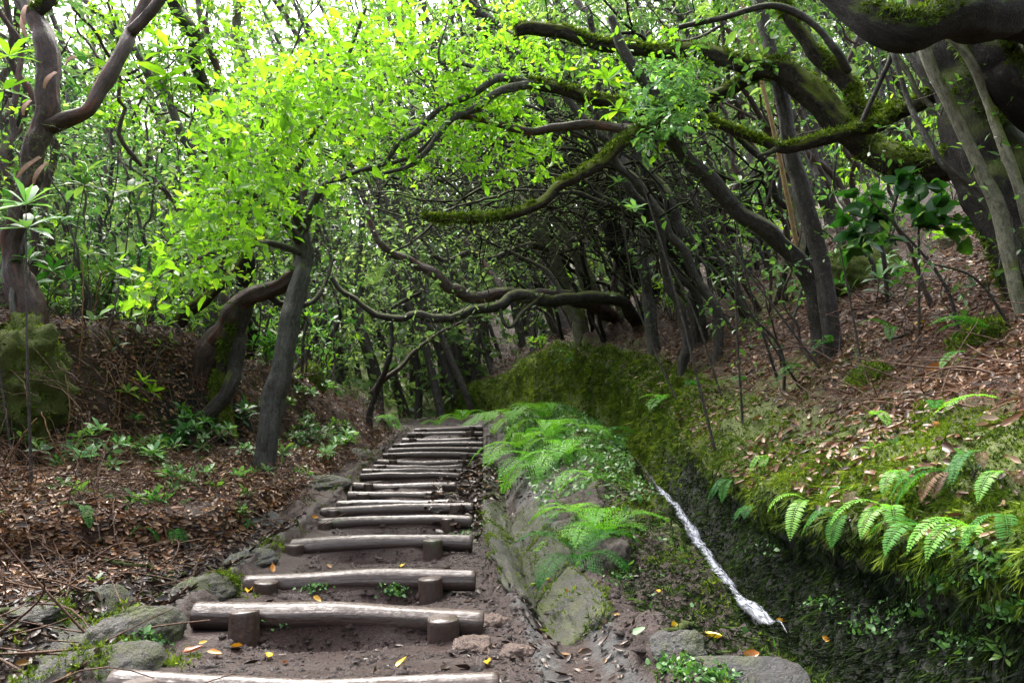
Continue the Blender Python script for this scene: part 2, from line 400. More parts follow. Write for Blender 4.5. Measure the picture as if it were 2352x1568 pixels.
sY = np.array([s[4] for s in STEPS])
sZ = np.array([(P(s[0], s[1], s[4])[2] + P(s[2], s[3], s[4])[2]) / 2 for s in STEPS])

# ------------------------------------------------------------------ ground: lines along the valley, (depth, x, z)
def T(*r): return np.array(r, float)
LN = {}
LN['bt'] = T((1, -5.6, .5), (4.4, -5.0, .7), (5.6, -4.6, .8), (6.5, -4.15, .84), (8.5, -3.45, 1.0), (9.5, -3.0, .78), (11, -2.65, .55), (13.7, -2.9, .6), (17, -3.9, .7), (22, -6.5, .9), (30, -11, .8), (46, -18, .8))
LN['bb'] = T((1, -4.9, -.35), (4.4, -4.5, -.35), (5.6, -4.2, -.3), (6.5, -3.95, -.22), (8.5, -3.15, -.08), (9.5, -2.6, -.15), (11, -2.08, -.25), (13.7, -2.15, .08), (17, -3.2, .15), (22, -5.6, .15), (30, -10, .1), (46, -17, .1))
LN['te'] = T((1, -4.5, -.55), (4.4, -3.7, -.58), (5, -2.95, -.6), (5.3, -2.55, -.6), (5.8, -2.12, -.6), (7, -2.0, -.53), (8.5, -1.99, -.47), (9.5, -2.0, -.4), (11, -2.0, -.31), (13.7, -2.05, 0), (17, -3.1, .1), (22, -5.5, .1), (30, -9.9, .08), (46, -16.9, .08))
LN['tb'] = T((1, -4.4, -.75), (4.4, -3.6, -.8), (5, -2.9, -.82), (5.3, -2.5, -.82), (5.8, -2.06, -.82), (7, -1.96, -.62), (8.5, -1.96, -.52), (9.5, -1.97, -.45), (11, -1.96, -.37), (13.7, -1.98, -.05), (17, -3.0, .06), (22, -5.4, .08), (30, -9.8, .06), (46, -16.8, .06))
LN['sl'] = T((1, -1.75, -.72), (2.6, -1.95, -.7), (3.3, -2.02, -.74), (4.2, -2.1, -.84), (5, -2.02, -.86), (5.8, -1.97, -.86), (7, -1.9, -.66), (8.5, -1.92, -.53), (9.5, -1.93, -.47), (11, -1.9, -.38), (13.7, -1.85, -.06), (17, -2.9, .05), (22, -5.3, .07), (30, -9.7, .05), (46, -16.7, .05))
LN['db'] = T((1, -1.58, -.98), (3.3, -1.72, -.98), (4.3, -1.86, -.96), (5.6, -1.87, -.94), (6.3, -1.83, -.84), (7, -1.8, -.73), (8.5, -1.87, -.58), (9.5, -1.89, -.5), (11, -1.86, -.4), (13.7, -1.8, -.06), (17, -2.8, .05), (22, -5.2, .07), (30, -9.6, .05), (46, -16.6, .05))
pl = [(P(s[0], s[1], s[4])[0]) for s in STEPS]; pl[5] = -1.62; pl[16:] = [-1.76, -1.72, -1.68]
def zbase(Y): return np.interp(Y, sY, sZ) - .1
LN['pl'] = np.array([(1, -1.2, -.92)] + [(y, x, zbase(y)) for y, x in zip(sY, pl)] + [(17, -2.6, .02), (22, -5.0, .06), (30, -9.4, .05), (46, -16.4, .05)])
LN['kb'] = LN['pl'] + np.array([0, -.09, .1])
pr = [-.02, -.1, -.17, -.25, -.3, -.31, -.33, -.36, -.38, -.4, -.41, -.42, -.43, -.43, -.43, -.43, -.44, -.45, -.46]
LN['pr'] = np.array([(1, .1, -.92)] + [(y, x + .04, zbase(y)) for y, x in zip(sY, pr)] + [(17, -1.3, .03), (22, -3.6, .06), (30, -7.6, .05), (46, -14.4, .05)])
LN['gl'] = T((1, .25, -.88), (2.6, .12, -.87), (3.6, .06, -.84), (4.1, .01, -.8), (5.3, -.12, -.77), (7.8, -.26, -.68), (9.5, -.3, -.52), (11, -.33, -.37), (13.7, -.38, -.03), (17, -1.2, .03), (22, -3.5, .06), (30, -7.5, .05), (46, -14.3, .05))
LN['gb'] = T((1, .4, -.93), (2.8, .3, -.9), (3.4, .22, -.9), (3.8, .17, -1.0), (4.4, .13, -1.0), (5.1, .09, -.98), (7.8, -.05, -.86), (9.5, -.13, -.68), (11, -.22, -.5), (13.7, -.3, -.1), (17, -1.1, .02), (22, -3.4, .05), (30, -7.4, .05), (46, -14.2, .05))
LN['gr'] = T((1, .6, -.9), (2.9, .42, -.86), (3.46, .38, -.78), (5.3, .26, -.73), (7, .22, -.63), (9, .1, -.42), (11, -.06, -.2), (13.7, -.22, .02), (17, -1.0, .06), (22, -3.3, .08), (30, -7.3, .06), (46, -14.1, .06))
LN['rt'] = T((1, .8, -.88), (2.4, .6, -.8), (2.8, .55, -.74), (3.2, .5, -.75), (3.8, .56, -.86), (4.6, .55, -.84), (5.2, .58, -.74), (5.8, .62, -.6), (7, .72, -.4), (8.5, .74, -.1), (9.5, .74, .12), (10.5, .66, .2), (12, .38, .2), (13.7, .05, .2), (17, -.8, .22), (22, -3.1, .15), (30, -7.1, .1), (46, -14, .1))
LN['sb'] = T((1, 1.02, -.95), (2.6, 1.02, -.92), (3.5, 1.0, -.88), (4.4, 1.03, -.73), (5.6, 1.06, -.58), (7, 1.1, -.4), (9, 1.2, -.22), (11, 1.05, .02), (12.5, .65, .15), (13.7, .38, .25), (17, -.5, .25), (22, -2.5, .18), (30, -6.6, .12), (46, -13.4, .12))
LN['wr'] = T((1, 1.3, -1.0), (3.0, 1.28, -.98), (3.6, 1.3, -.98), (5, 1.33, -.93), (6.25, 1.38, -.75), (7.1, 1.42, -.65), (8.4, 1.48, -.53), (9.3, 1.48, -.4), (11, 1.3, -.2), (12.5, .85, .05), (14, .52, .25), (18, -.5, .26), (24, -2.9, .12), (30, -5.8, .12), (46, -12.4, .12))
LN['wl'] = LN['wr'] - np.array([0, .17, .01])
LN['wm'] = T((1, 1.46, -.68), (3.6, 1.47, -.68), (6.25, 1.52, -.52), (8.4, 1.58, -.2), (9.3, 1.58, -.02), (11, 1.4, .22), (12.5, .95, .5), (14, .58, .72), (18, -.42, .5), (24, -2.8, .35), (30, -5.6, .35), (46, -12.2, .3))
LN['lp'] = T((1, 1.36, -.36), (3.1, 1.38, -.38), (4.35, 1.4, -.38), (6, 1.47, -.34), (7.5, 1.6, -.12), (9.1, 1.64, .3), (11, 1.42, .74), (12.5, .98, 1.05), (14, .62, 1.25), (18, -.4, 1.0), (24, -2.6, .7), (30, -5.2, .7), (46, -11.8, .7))
LN['mt'] = T((1, 2.0, .06), (5.1, 2.05, .06), (7, 2.1, .28), (9, 2.0, .62), (11, 1.72, .98), (12.5, 1.2, 1.25), (14, .8, 1.42), (18, -.1, 1.12), (24, -2.1, .85), (30, -4.5, .9), (46, -9.5, 1.0))
LN['s1'] = LN['mt'] + np.array([0, 1.0, .66]); LN['s2'] = LN['mt'] + np.array([0, 3.0, 1.75]); LN['s3'] = LN['mt'] + np.array([0, 8, 4.0])
LN['s4'] = LN['mt'] + np.array([0, 60, 13])
LN['l1'] = LN['bt'] + np.array([0, -.9, .1]); LN['l2'] = LN['bt'] + np.array([0, -6, .7]); LN['l3'] = LN['bt'] + np.array([0, -55, 4])
ORDER = ['l3', 'l2', 'l1', 'bt', 'bb', 'te', 'tb', 'sl', 'db', 'kb', 'pl', 'pr', 'gl', 'gb', 'gr', 'rt', 'sb', 'wl', 'wr', 'wm', 'lp', 'mt', 's1', 's2', 's3', 's4']
#            material weights per line: litter, moss, rock, dark (wet, plus painted shade below the lip)
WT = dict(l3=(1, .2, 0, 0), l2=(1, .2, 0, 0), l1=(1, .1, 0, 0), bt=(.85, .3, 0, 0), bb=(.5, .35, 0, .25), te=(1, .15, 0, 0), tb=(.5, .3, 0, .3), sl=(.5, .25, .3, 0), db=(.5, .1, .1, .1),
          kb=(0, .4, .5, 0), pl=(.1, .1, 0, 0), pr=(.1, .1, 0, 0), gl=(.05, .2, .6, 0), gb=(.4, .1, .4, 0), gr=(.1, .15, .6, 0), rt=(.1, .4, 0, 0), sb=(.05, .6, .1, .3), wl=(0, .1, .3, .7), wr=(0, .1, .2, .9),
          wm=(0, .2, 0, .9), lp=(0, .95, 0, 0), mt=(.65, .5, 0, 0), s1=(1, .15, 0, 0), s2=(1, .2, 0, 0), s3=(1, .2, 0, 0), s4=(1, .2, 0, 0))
SUB = [10, 14, 12, 14, 26, 14, 10, 22, 10, 10, 3, 104, 6, 10, 14, 22, 22, 8, 6, 14, 14, 26, 32, 34, 26]
Yg = np.concatenate([np.linspace(-6, 1.2, 14)[:-1], 1.2 * np.exp(np.linspace(0, math.log(46 / 1.2), 600)), [52, 62]])
ny = len(Yg)
rows = []
for k in ORDER:
    t = LN[k]; x = np.interp(Yg, t[:, 0], t[:, 1]); z = np.interp(Yg, t[:, 0], t[:, 2])
    ker = np.array([1, 2, 3, 4, 3, 2, 1.]); ker /= ker.sum()
    for _ in range(2):
        x = np.convolve(np.pad(x, 3, 'edge'), ker, 'valid'); z = np.convolve(np.pad(z, 3, 'edge'), ker, 'valid')
    z = z + .26 * np.maximum(0, Yg - 25); rows.append(np.stack([x, z], 1))
rows = np.array(rows)
XS, ZS, WS, LID = [], [], [], []
for k in range(len(ORDER) - 1):
    n = SUB[k]
    tt = np.linspace(0, 1, n, endpoint=(k == len(ORDER) - 2)) if k < len(ORDER) - 2 else np.linspace(0, 1, n + 1)
    if ORDER[k] in ('l3',): tt = 1 - (1 - tt) ** 3
    if ORDER[k + 1] == 's4': tt = tt ** 2.5
    for f in tt:
        XS.append(rows[k][:, 0] * (1 - f) + rows[k + 1][:, 0] * f); ZS.append(rows[k][:, 1] * (1 - f) + rows[k + 1][:, 1] * f)
        WS.append(np.array(WT[ORDER[k]]) * (1 - f) + np.array(WT[ORDER[k + 1]]) * f); LID.append(k + f)
XS, ZS, LID = np.array(XS), np.array(ZS), np.array(LID); WS = np.array(WS); nx = len(XS)
ip0, ip1 = [int(np.argmin(np.abs(LID - ORDER.index(a)))) for a in ('pl', 'pr')]
# soften creases across (not over the path)
X2, Z2 = XS.copy(), ZS.copy()
for _ in range(2):
    X2[1:-1] = (XS[:-2] + 2 * XS[1:-1] + XS[2:]) / 4; Z2[1:-1] = (ZS[:-2] + 2 * ZS[1:-1] + ZS[2:]) / 4; XS, ZS = X2.copy(), Z2.copy()
# muddy treads: behind each log level with it, hollowed out below the next
zt = np.zeros(ny)
for j, y in enumerate(Yg):
    n = np.searchsorted(sY, y) - 1
    if n < 0: zt[j] = sZ[0] - .16 - .03 * max(0, 2.6 - y)
    elif n >= len(sY) - 1: zt[j] = np.interp(y, [13.7, 14.5, 17, 22, 60], [sZ[-1] - .02, sZ[-1] - .03, .02, .05, .05])
    else:
        f = (y - sY[n]) / (sY[n + 1] - sY[n]); drop = .17 if n < 4 else .12
        e = min(1, f / .15); a = sZ[n] - .035; b = sZ[n + 1] - drop
        q_ = 1 - .1 / (sY[n + 1] - sY[n]); zt[j] = a + (b - a) * (f ** .8) if f < q_ else b + (sZ[n + 1] - .05 - b) * min(1, (f - q_) / (1 - q_) * 1.8)
for i in range(ip0, ip1 + 1):
    f = (i - ip0) / (ip1 - ip0); w = np.clip(min(f, 1 - f) / .07, 0, 1)
    ZS[i] = ZS[i] * (1 - w) + zt * w
G = np.stack([XS, np.broadcast_to(Yg, XS.shape), ZS], -1)          # nx, ny, 3
# normals & displacement
def gnormals(G):
    a = np.gradient(G, axis=0); b = np.gradient(G, axis=1); return norm(np.cross(a, b))
NRM = gnormals(G)
amp = np.interp(LID, range(len(ORDER)), [.3, .15, .1, .1, .13, .09, .07, .05, .06, .05, .03, .03, .03, .03, .03, .1, .09, .03, .025, .045, .13, .12, .12, .12, .2, .4])[:, None]
d = fbm(G * 1.9, 3, 3) * amp * .9 + fbm(G * 5.5, 3, 9) * amp * .6 + fbm(G * 19, 3, 5) * np.minimum(amp, .07) * .32 + .014 * fbm(G * np.array([34, 34, 34]), 2, 8) + .016 * np.maximum(0, fbm(G * np.array([13, 13, 13]), 2, 18))
moss_w = WS[:, 1][:, None]
d = d + np.clip((Yg - 7) / 3, 0, 1)[None] * ((LID > ORDER.index('wr')) & (LID < ORDER.index('mt') + .5))[:, None] * (fbm(G * np.array([4, 4, 1.6]), 3, 61) * .16 + fbm(G * np.array([14, 14, 5]), 2, 62) * .05)
d = d + np.maximum(0, fbm(G * 3.3, 2, 21)) * .16 * np.clip(moss_w - .3, 0, 1)
G = G + NRM * d[..., None]
NRM = gnormals(G)
attrs = {k: np.broadcast_to(WS[:, i][:, None], (nx, ny)).copy() for i, k in enumerate(('litter', 'moss', 'rock', 'dark'))}
# local tints: mossy boulder top, bare mud by the pool, shade painted into the hollow under the roots
def blob(x, y, z, r): return np.exp(-(((G - np.array([x, y, z])) / r) ** 2).sum(-1))
fd = np.clip((Yg - 6.5) / 3.5, 0, 1)[None]; wm_ = ((LID >= ORDER.index('wl')) & (LID <= ORDER.index('mt')))[:, None]
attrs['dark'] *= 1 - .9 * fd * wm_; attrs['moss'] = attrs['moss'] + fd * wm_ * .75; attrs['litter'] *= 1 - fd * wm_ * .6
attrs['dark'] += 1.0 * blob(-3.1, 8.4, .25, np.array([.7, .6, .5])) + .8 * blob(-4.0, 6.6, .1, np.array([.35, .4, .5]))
attrs['moss'] += -.5 * blob(.7, 3.8, -.85, np.array([.5, 1.2, .3])) + 1.0 * blob(.5, 10.6, .1, np.array([.7, 2.2, .5])) + .5 * blob(2.6, 6.5, .5, np.array([.35, .6, .4])) + .6 * blob(3.2, 9.5, 1.6, np.array([.5, .8, .5]))
Gf = G.reshape(-1, 3)
ii, jj = np.meshgrid(np.arange(nx - 1), np.arange(ny - 1), indexing='ij')
quads = np.stack([ii * ny + jj, (ii + 1) * ny + jj, (ii + 1) * ny + jj + 1, ii * ny + jj + 1], -1)
def sub_obj(name, i0, i1, mat):
    q = quads[i0:i1].reshape(-1, 4); u_, inv = np.unique(q, return_inverse=True)
    me = mesh_from(name, Gf[u_], [inv.reshape(-1, 4)], True, {k: a.reshape(-1)[u_] for k, a in attrs.items()})
    return struct(link(name, me, mat))
iw = int(np.argmin(np.abs(LID - ORDER.index('sb'))))
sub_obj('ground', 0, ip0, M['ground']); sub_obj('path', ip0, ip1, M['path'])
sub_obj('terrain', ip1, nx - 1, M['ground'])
BVH = BVHTree.FromPolygons([tuple(v) for v in Gf.tolist()], quads.reshape(-1, 4).tolist())
def hit(u, v):
    while True:
        d = Vector(ray(u, v)).normalized()
        h = BVH.ray_cast(Vector((0, 0, 0)), d)
        if h[0] is not None and h[0].y < 19: break
        v += 12
    n = np.array(h[1]); n = n if n[2] > 0 or n @ np.array(d) < 0 else -n
    return np.array(h[0]), n
def gz(x, y):
    h = BVH.ray_cast(Vector((x, y, 30)), Vector((0, 0, -1)))
    return h[0].z if h[0] is not None else 0.0
# area-weighted scatter on the ground grid
c4 = (G[:-1, :-1], G[1:, :-1], G[1:, 1:], G[:-1, 1:])
AREA = np.linalg.norm(np.cross(c4[2] - c4[0], c4[3] - c4[1]), axis=-1) / 2
CEN = (c4[0] + c4[2]) / 2
cu, cv = proj(CEN)
DIST = np.linalg.norm(CEN, axis=-1)
SEEN = (CEN[..., 1] > 1.5) & (cu > -150) & (cu < 2500) & (cv > -200) & (cv < 1750)
LIDq = np.broadcast_to(((LID[:-1] + LID[1:]) / 2)[:, None], AREA.shape)
ATT = {k: (a[:-1, :-1] + a[1:, 1:]) / 2 for k, a in attrs.items()}
BREAK = fbm(CEN * 1.7, 3, 31)
def scatter(n, w):
    w = (w * AREA * SEEN).ravel(); w = w / w.sum()
    k = rng.choice(len(w), n, p=w); i, j = np.unravel_index(k, AREA.shape)
    a, b = rng.uniform(0, 1, (2, n, 1))
    p = (G[i, j] * (1 - a) + G[i + 1, j] * a) * (1 - b) + (G[i, j + 1] * (1 - a) + G[i + 1, j + 1] * a) * b
    nn = NRM[i, j]; nn = np.where(nn[:, 2:] < -.3, -nn, nn)
    return p, nn
def L_(a, b): return ((LIDq >= ORDER.index(a)) & (LIDq <= ORDER.index(b))).astype(float)
# ------------------------------------------------------------------ log steps
ORD = ['lowest', 'second', 'third', 'fourth', 'fifth', 'sixth', 'seventh', 'eighth', 'ninth', 'tenth', 'eleventh', 'twelfth', 'thirteenth', 'fourteenth',
       'fifteenth', 'sixteenth', 'seventeenth', 'eighteenth', 'nineteenth', 'twentieth']
POSTS = {0: [(350, .05), (905, .05)], 1: [(580, .056), (1022, .06)], 2: [(624, .055), (993, .056)], 3: [(686, .056), (997, .058)], 4: [(752, .05), (1030, .045)],
         5: [(1050, .05), (770, .045)], 6: [(800, .05), (1000, .045)], 7: [(838, .055), (990, .045)], 8: [(850, .045)], 10: [(868, .05), (1040, .045)], 11: [(880, .05)], 12: [(905, .05), (1062, .05)],
         13: [(902, .048), (1068, .055)], 15: [(912, .055), (1085, .06)], 16: [(950, .055), (1090, .055)], 17: [(965, .055), (1080, .065)], 18: [(1085, .05), (975, .05)]}
for k, (uL, vL, uR, vR, Y, r) in enumerate(STEPS):
    a = P(uL, vL, Y); b = P(uR, vR, Y); a[2] -= r; b[2] -= r
    extra = {0: 'cut by the bottom edge of the picture', 1: 'wet and glossy', 2: 'with curled yellow leaf below its end', 3: 'with two stout reddish posts',
             18: 'at the very top where the steps vanish'}.get(k, '')
    lab = f"{ORD[k]} wet log step {'of the flight' if k == 0 else 'counted up from the bottom'}" + (', ' + extra if extra else '')
    if k == 18: lab = 'topmost grey log step where the flight vanishes uphill'
    st = thing('log_step', lab, 'log step', (a + b) / 2 - np.array([0, 0, r]), 'log steps of the muddy path')
    n = 60; pts = a + (b - a) * np.linspace(0, 1, n)[:, None]
    pts[:, 2] += np.sin(np.linspace(0, 3.14, n)) * rng.uniform(-.02, .02) + vnoise(np.stack([np.linspace(0, 4, n), np.full(n, k * 7.1), np.zeros(n)], 1)) * .006
    rr = r * (1 + .13 * vnoise(np.stack([np.linspace(0, 3, n), np.full(n, k * 3.3), np.zeros(n)], 1))) * np.linspace(rng.uniform(.95, 1.08), rng.uniform(.95, 1.05), n)
    rr[0] *= .86; rr[-1] *= .86; pts[0] = pts[1] - (pts[1] - pts[0]) * .22; pts[-1] = pts[-2] + (pts[-1] - pts[-2]) * .22
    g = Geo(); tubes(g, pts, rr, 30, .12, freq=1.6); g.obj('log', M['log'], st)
    for (u, pr_) in POSTS.get(k, []):
        f = (u - uL) / (uR - uL); c = a + (b - a) * f; c = c + np.array([0, -r - pr_ * .82, 0])
        top = c[2] + r * rng.uniform(.7, .95); pr_ *= 1.12
        h = .3 if k < 5 else .24
        tl = rng.uniform(-.06, .06, 2)
        zz = np.array([-h, -.1, -.02, -.004, 0]); pp = np.stack([c[0] + tl[0] * zz, c[1] + tl[1] * zz, top + zz], 1)
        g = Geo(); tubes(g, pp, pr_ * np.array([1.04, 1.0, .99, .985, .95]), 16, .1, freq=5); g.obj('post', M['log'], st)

# ------------------------------------------------------------------ stones
import bmesh
_bm = bmesh.new(); bmesh.ops.create_icosphere(_bm, subdivisions=5, radius=1)
ICO_V = np.array([v.co[:] for v in _bm.verts]); ICO_F = np.array([[v.index for v in f.verts] for f in _bm.faces]); _bm.free()
def stone(name, label, cat, c, size, ax=None, sq=4.0, nz=.12, mat='rock', group=None, fr=2.2):
    p = ICO_V / ((np.abs(ICO_V) ** sq).sum(1) ** (1 / sq))[:, None]
    off = rng.uniform(0, 30, 3)
    nn = fbm(p * fr * .6 + off, 4) * nz * 2.6 + fbm(p * fr * 3 + off, 3) * nz * .8 + np.abs(fbm(p * fr * 8 + off, 3)) * nz * .5
    p = p * np.asarray(size) + norm(p) * nn[:, None] * min(size) * 1.2
    if ax is not None: p = p @ np.asarray(ax)
    o = link(name, mesh_from(name, p, [ICO_F]), M[mat], None, c)
    if mat in ('rock_lush', 'rock_moss'):
        fn = norm(np.cross(p[ICO_F[:, 1]] - p[ICO_F[:, 0]], p[ICO_F[:, 2]] - p[ICO_F[:, 0]])); fc = p[ICO_F].mean(1) + np.asarray(c)
        k = np.nonzero((fbm(fc * 5, 3, 4) > (-.45 if mat == 'rock_lush' else .12)) & (fn[:, 2] > -.5))[0]
        if len(k):
            k = rng.choice(k, min(len(k), 7000 if mat == 'rock_lush' else 900)); g = Geo()
            tufts(g, fc[k] + rng.normal(0, .012, (len(k), 3)), fn[k], .02 if mat == 'rock_lush' else .013, 5)
            mo = g.mesh('moss', True, c); link('moss', mo, M['moss'], o)
    return tag(o, label, cat, group)
def frame(x, zhint=(0, 0, 1)):
    x = norm(np.asarray(x, float)); y = norm(np.cross(zhint, x)); return np.array([x, y, np.cross(x, y)])
def lnp(k, Y):
    t = LN[k]; return np.array([np.interp(Y, t[:, 0], t[:, 1]), Y, np.interp(Y, t[:, 0], t[:, 2])])
for side, (ka, kb_, seg, tx) in enumerate([('gl', 'gb', [4.1, 5.1, 6.3, 7.7, 9.3, 11.1], 'path side'), ('gr', 'gb', [3.35, 4.5, 5.7, 7.1], 'fern side')]):
    for q in range(len(seg) - 1):
        y0, y1 = seg[q] + .02, seg[q + 1] - .02
        a0, a1, b0, b1 = lnp(ka, y0), lnp(ka, y1), lnp(kb_, y0), lnp(kb_, y1)
        c = (a0 + a1 + b0 + b1) / 4; lx = (a1 + b1 - a0 - b0) / 2; ly = (a0 + a1 - b0 - b1) / 2
        X = norm(lx); Yv = norm(ly - (ly @ X) * X); Z = np.cross(X, Yv); Z = Z if Z[2] > 0 else -Z
        w = ['nearest to the camera', 'second from the camera', 'third from the camera', 'fourth from the camera', 'farthest up the drain'][q]
        stone('drain_stone', f'wet grey stone slab lining the {tx} of the leafy drain, {w}', 'stone slab', c - Z * .008, (np.linalg.norm(lx) / 2, np.linalg.norm(ly) / 2 + .03, .035),
              np.array([X, np.cross(Z, X), Z]), 5, .4 if side == 0 else .34, 'rock_moss', 'slabs lining the drain', 2.5)
for (u, v, s, lab, mt) in [
    (90, 1490, (.4, .2, .05), 'large mossy grey slab by the littered ditch at the picture corner', 'rock_moss'), (235, 1405, (.26, .14, .045), 'tilted mossy slab above the ditch, beside the larger corner slab', 'rock_moss'),
    (30, 1400, (.2, .15, .05), 'flat litter-covered stone behind the large mossy corner slab', 'rock_moss'),
    (330, 1455, (.24, .1, .05), 'rounded kerb stone covered in bright moss beside the second log', 'rock_moss'), (240, 1530, (.28, .1, .045), 'long grey kerb stone touching the end of the lowest log', 'rock_moss'),
    (480, 1350, (.22, .08, .04), 'long thin grey kerb stone between ditch and third log', 'rock_moss'), (590, 1275, (.22, .08, .045), 'grey kerb stone between ditch and fourth log', 'rock'),
    (615, 1195, (.2, .12, .045), 'smooth pale grey boulder beside the fifth log', 'rock'), (740, 1110, (.5, .13, .07), 'long mossy kerb boulder next to the grey trunk', 'rock_moss'), (820, 1050, (.5, .14, .09), 'mossy kerb bank stone beside the upper steps', 'rock_moss'),
    (775, 1000, (.22, .12, .06), 'flat grey stone set in red litter behind the kerb', 'rock_moss'),
    (1560, 1490, (.09, .07, .03), 'small smooth blue-grey stone beside the large yellow leaf', 'rock'),
    (1135, 1440, (.07, .06, .055), 'tan rubble stone just past the second log end', 'rock_tan'), (1085, 1490, (.075, .06, .05), 'pinkish tan rubble stone below the right post of the second log', 'rock_tan'), (1190, 1500, (.06, .05, .04), 'small tan rubble stone against the earth boulder', 'rock_tan'),
    (1700, 1560, (.22, .1, .025), 'flat dark stone under bright creeper at the lower picture edge', 'rock'),
    (45, 900, (.34, .36, .5), 'tall boulder thickly covered in yellow-green moss on the bank', 'rock_lush'), (1985, 640, (.5, .5, .34), 'mossy mound of rock behind the twin dark stems', 'rock_lush'),
    (2245, 790, (.16, .16, .16), 'round moss cushion stone among dead leaves on the slope', 'rock_lush'), (1995, 880, (.1, .2, .12), 'upright moss-covered stump stone on the slope', 'rock_lush'),
    (722, 830, (.16, .16, .34), 'dark rotten mossy stump standing behind the grey trunk', 'rock_lush'),
    (1395, 1290, (.11, .16, .19), 'dark earth block under the fern clump', 'rock_earth')]:
    p, n = hit(u, v)
    stone('boulder' if s[2] > .12 else 'stone', lab, 'boulder' if s[2] > .12 else 'stone', p - n * s[2] * (.85 if u < 650 and v > 1150 else .3), s, frame((1, rng.uniform(-.3, .3), 0) if v < 1000 or u > 1000 else (.35, 1, 0), (0, 0, 1) if v < 1000 else n), 3.0 if mt != 'rock_lush' else 2.2, .2 if mt != 'rock_lush' else .34, mt, None, 1.8)

# ------------------------------------------------------------------ stream
sp = np.array([[*P(u, v, y), w * 1.05 / F * y] for u, v, y, w in [(1430, 1015, 9.9, 4), (1455, 1045, 9.2, 5), (1482, 1082, 8.3, 8), (1515, 1125, 7.2, 12), (1540, 1155, 6.7, 22), (1570, 1190, 6.15, 17), (1600, 1238, 5.6, 20), (1640, 1302, 4.9, 24), (1690, 1368, 4.25, 28), (1735, 1405, 3.87, 36), (1772, 1427, 3.66, 30), (1803, 1442, 3.5, 14), (1822, 1449, 3.42, 2)]])
S = spline(sp, 220); nw = 15
ac = np.linspace(-1, 1, nw)
Tn = norm(np.gradient(S[:, :3], axis=0)); Sd = norm(np.cross(Tn, [0, 0, 1]))
V = S[:, None, :3] + Sd[:, None] * (ac[None, :, None] * S[:, 3][:, None, None])
Ls = np.concatenate([[0], np.cumsum(np.linalg.norm(np.diff(S[:, :3], axis=0), axis=1))])
edge = vnoise(np.stack([Ls * 9, Ls * 0, Ls * 0], 1)) * .3
V = V + Sd[:, None] * (edge * S[:, 3])[:, None, None] * (ac[None, :, None])
q = np.stack([np.broadcast_to(ac * 3.0, V.shape[:2]), np.broadcast_to((Ls * 9)[:, None], V.shape[:2]), np.zeros(V.shape[:2])], -1)
V[..., 2] += .006 * fbm(q * .7, 2) + (.003 + .01 * np.clip((Ls - Ls[-1] + .8) / .4, 0, 1))[:, None] * fbm(q * np.array([2.2, 1.6, 1]), 3) + .015 * (1 - ac ** 2) - .05 * np.abs(ac) ** 4 + .02 * np.abs(np.sin(Ls * 5))[:, None] - .012 - .08 * np.clip((Ls - Ls[-1] + .12) / .12, 0, 1)[:, None]
i, j = np.meshgrid(np.arange(219), np.arange(nw - 1), indexing='ij'); b0 = i * nw + j
bk = np.stack([np.broadcast_to(ac * S[:, 3][:, None], V.shape[:2]), np.broadcast_to(Ls[:, None], V.shape[:2]), np.zeros(V.shape[:2])], -1)
struct(link('stream', mesh_from('stream', V.reshape(-1, 3), [np.stack([b0, b0 + 1, b0 + nw + 1, b0 + nw], -1).reshape(-1, 4)], True, {'bk': bk.reshape(-1, 3), 'ac': (np.abs(ac)[None] * np.ones((220, 1)) + np.clip((Ls - Ls[-1] + .3) / .3, 0, 1)[:, None] * .8 + np.interp(S[:, 1], [3.4, 7, 7.4, 10], [0, 0, .5, .8])[:, None]).ravel()}), M['water']))

# ------------------------------------------------------------------ tree growing
def grow(nodes, nr, targets, K=7, curl=.16, rmin=.0016, ratio=.5, slope=.006, maxn=14000):
    n0 = len(nodes); NP = np.empty((n0 + len(targets) * (K - 2), 3)); NR = np.empty(len(NP))
    NP[:n0] = nodes; NR[:n0] = nr; n = n0
    d0 = np.min(np.linalg.norm(targets[:, None] - nodes[None], axis=-1), 1)
    PL, RL = [], []
    for t in targets[np.argsort(d0)]:
        d = np.linalg.norm(NP[:n] - t, axis=1) - 3.0 * NR[:n]
        k = int(np.argmin(d)); a = NP[k]; L = np.linalg.norm(t - a)
        if L < .03: continue
        r0 = min(NR[k] * ratio + .0008, rmin + slope * L + .001); r0 = max(r0, rmin)
        s = np.linspace(0, 1, K)[:, None]
        w = rng.normal(0, 1, 3) * L * curl; w2 = rng.normal(0, 1, 3) * L * curl * .5
        pl_ = a + (t - a) * s + w * np.sin(np.pi * s) + w2 * np.sin(2 * np.pi * s) + rng.normal(0, 1, (K, 3)) * L * .018 * np.sin(np.pi * s)
        R = r0 + (rmin * .7 - r0) * s[:, 0]
        PL.append(pl_); RL.append(R)
        m = K - 2; NP[n:n + m] = pl_[2:]; NR[n:n + m] = R[2:]; n += m
    return np.array(PL), np.array(RL)
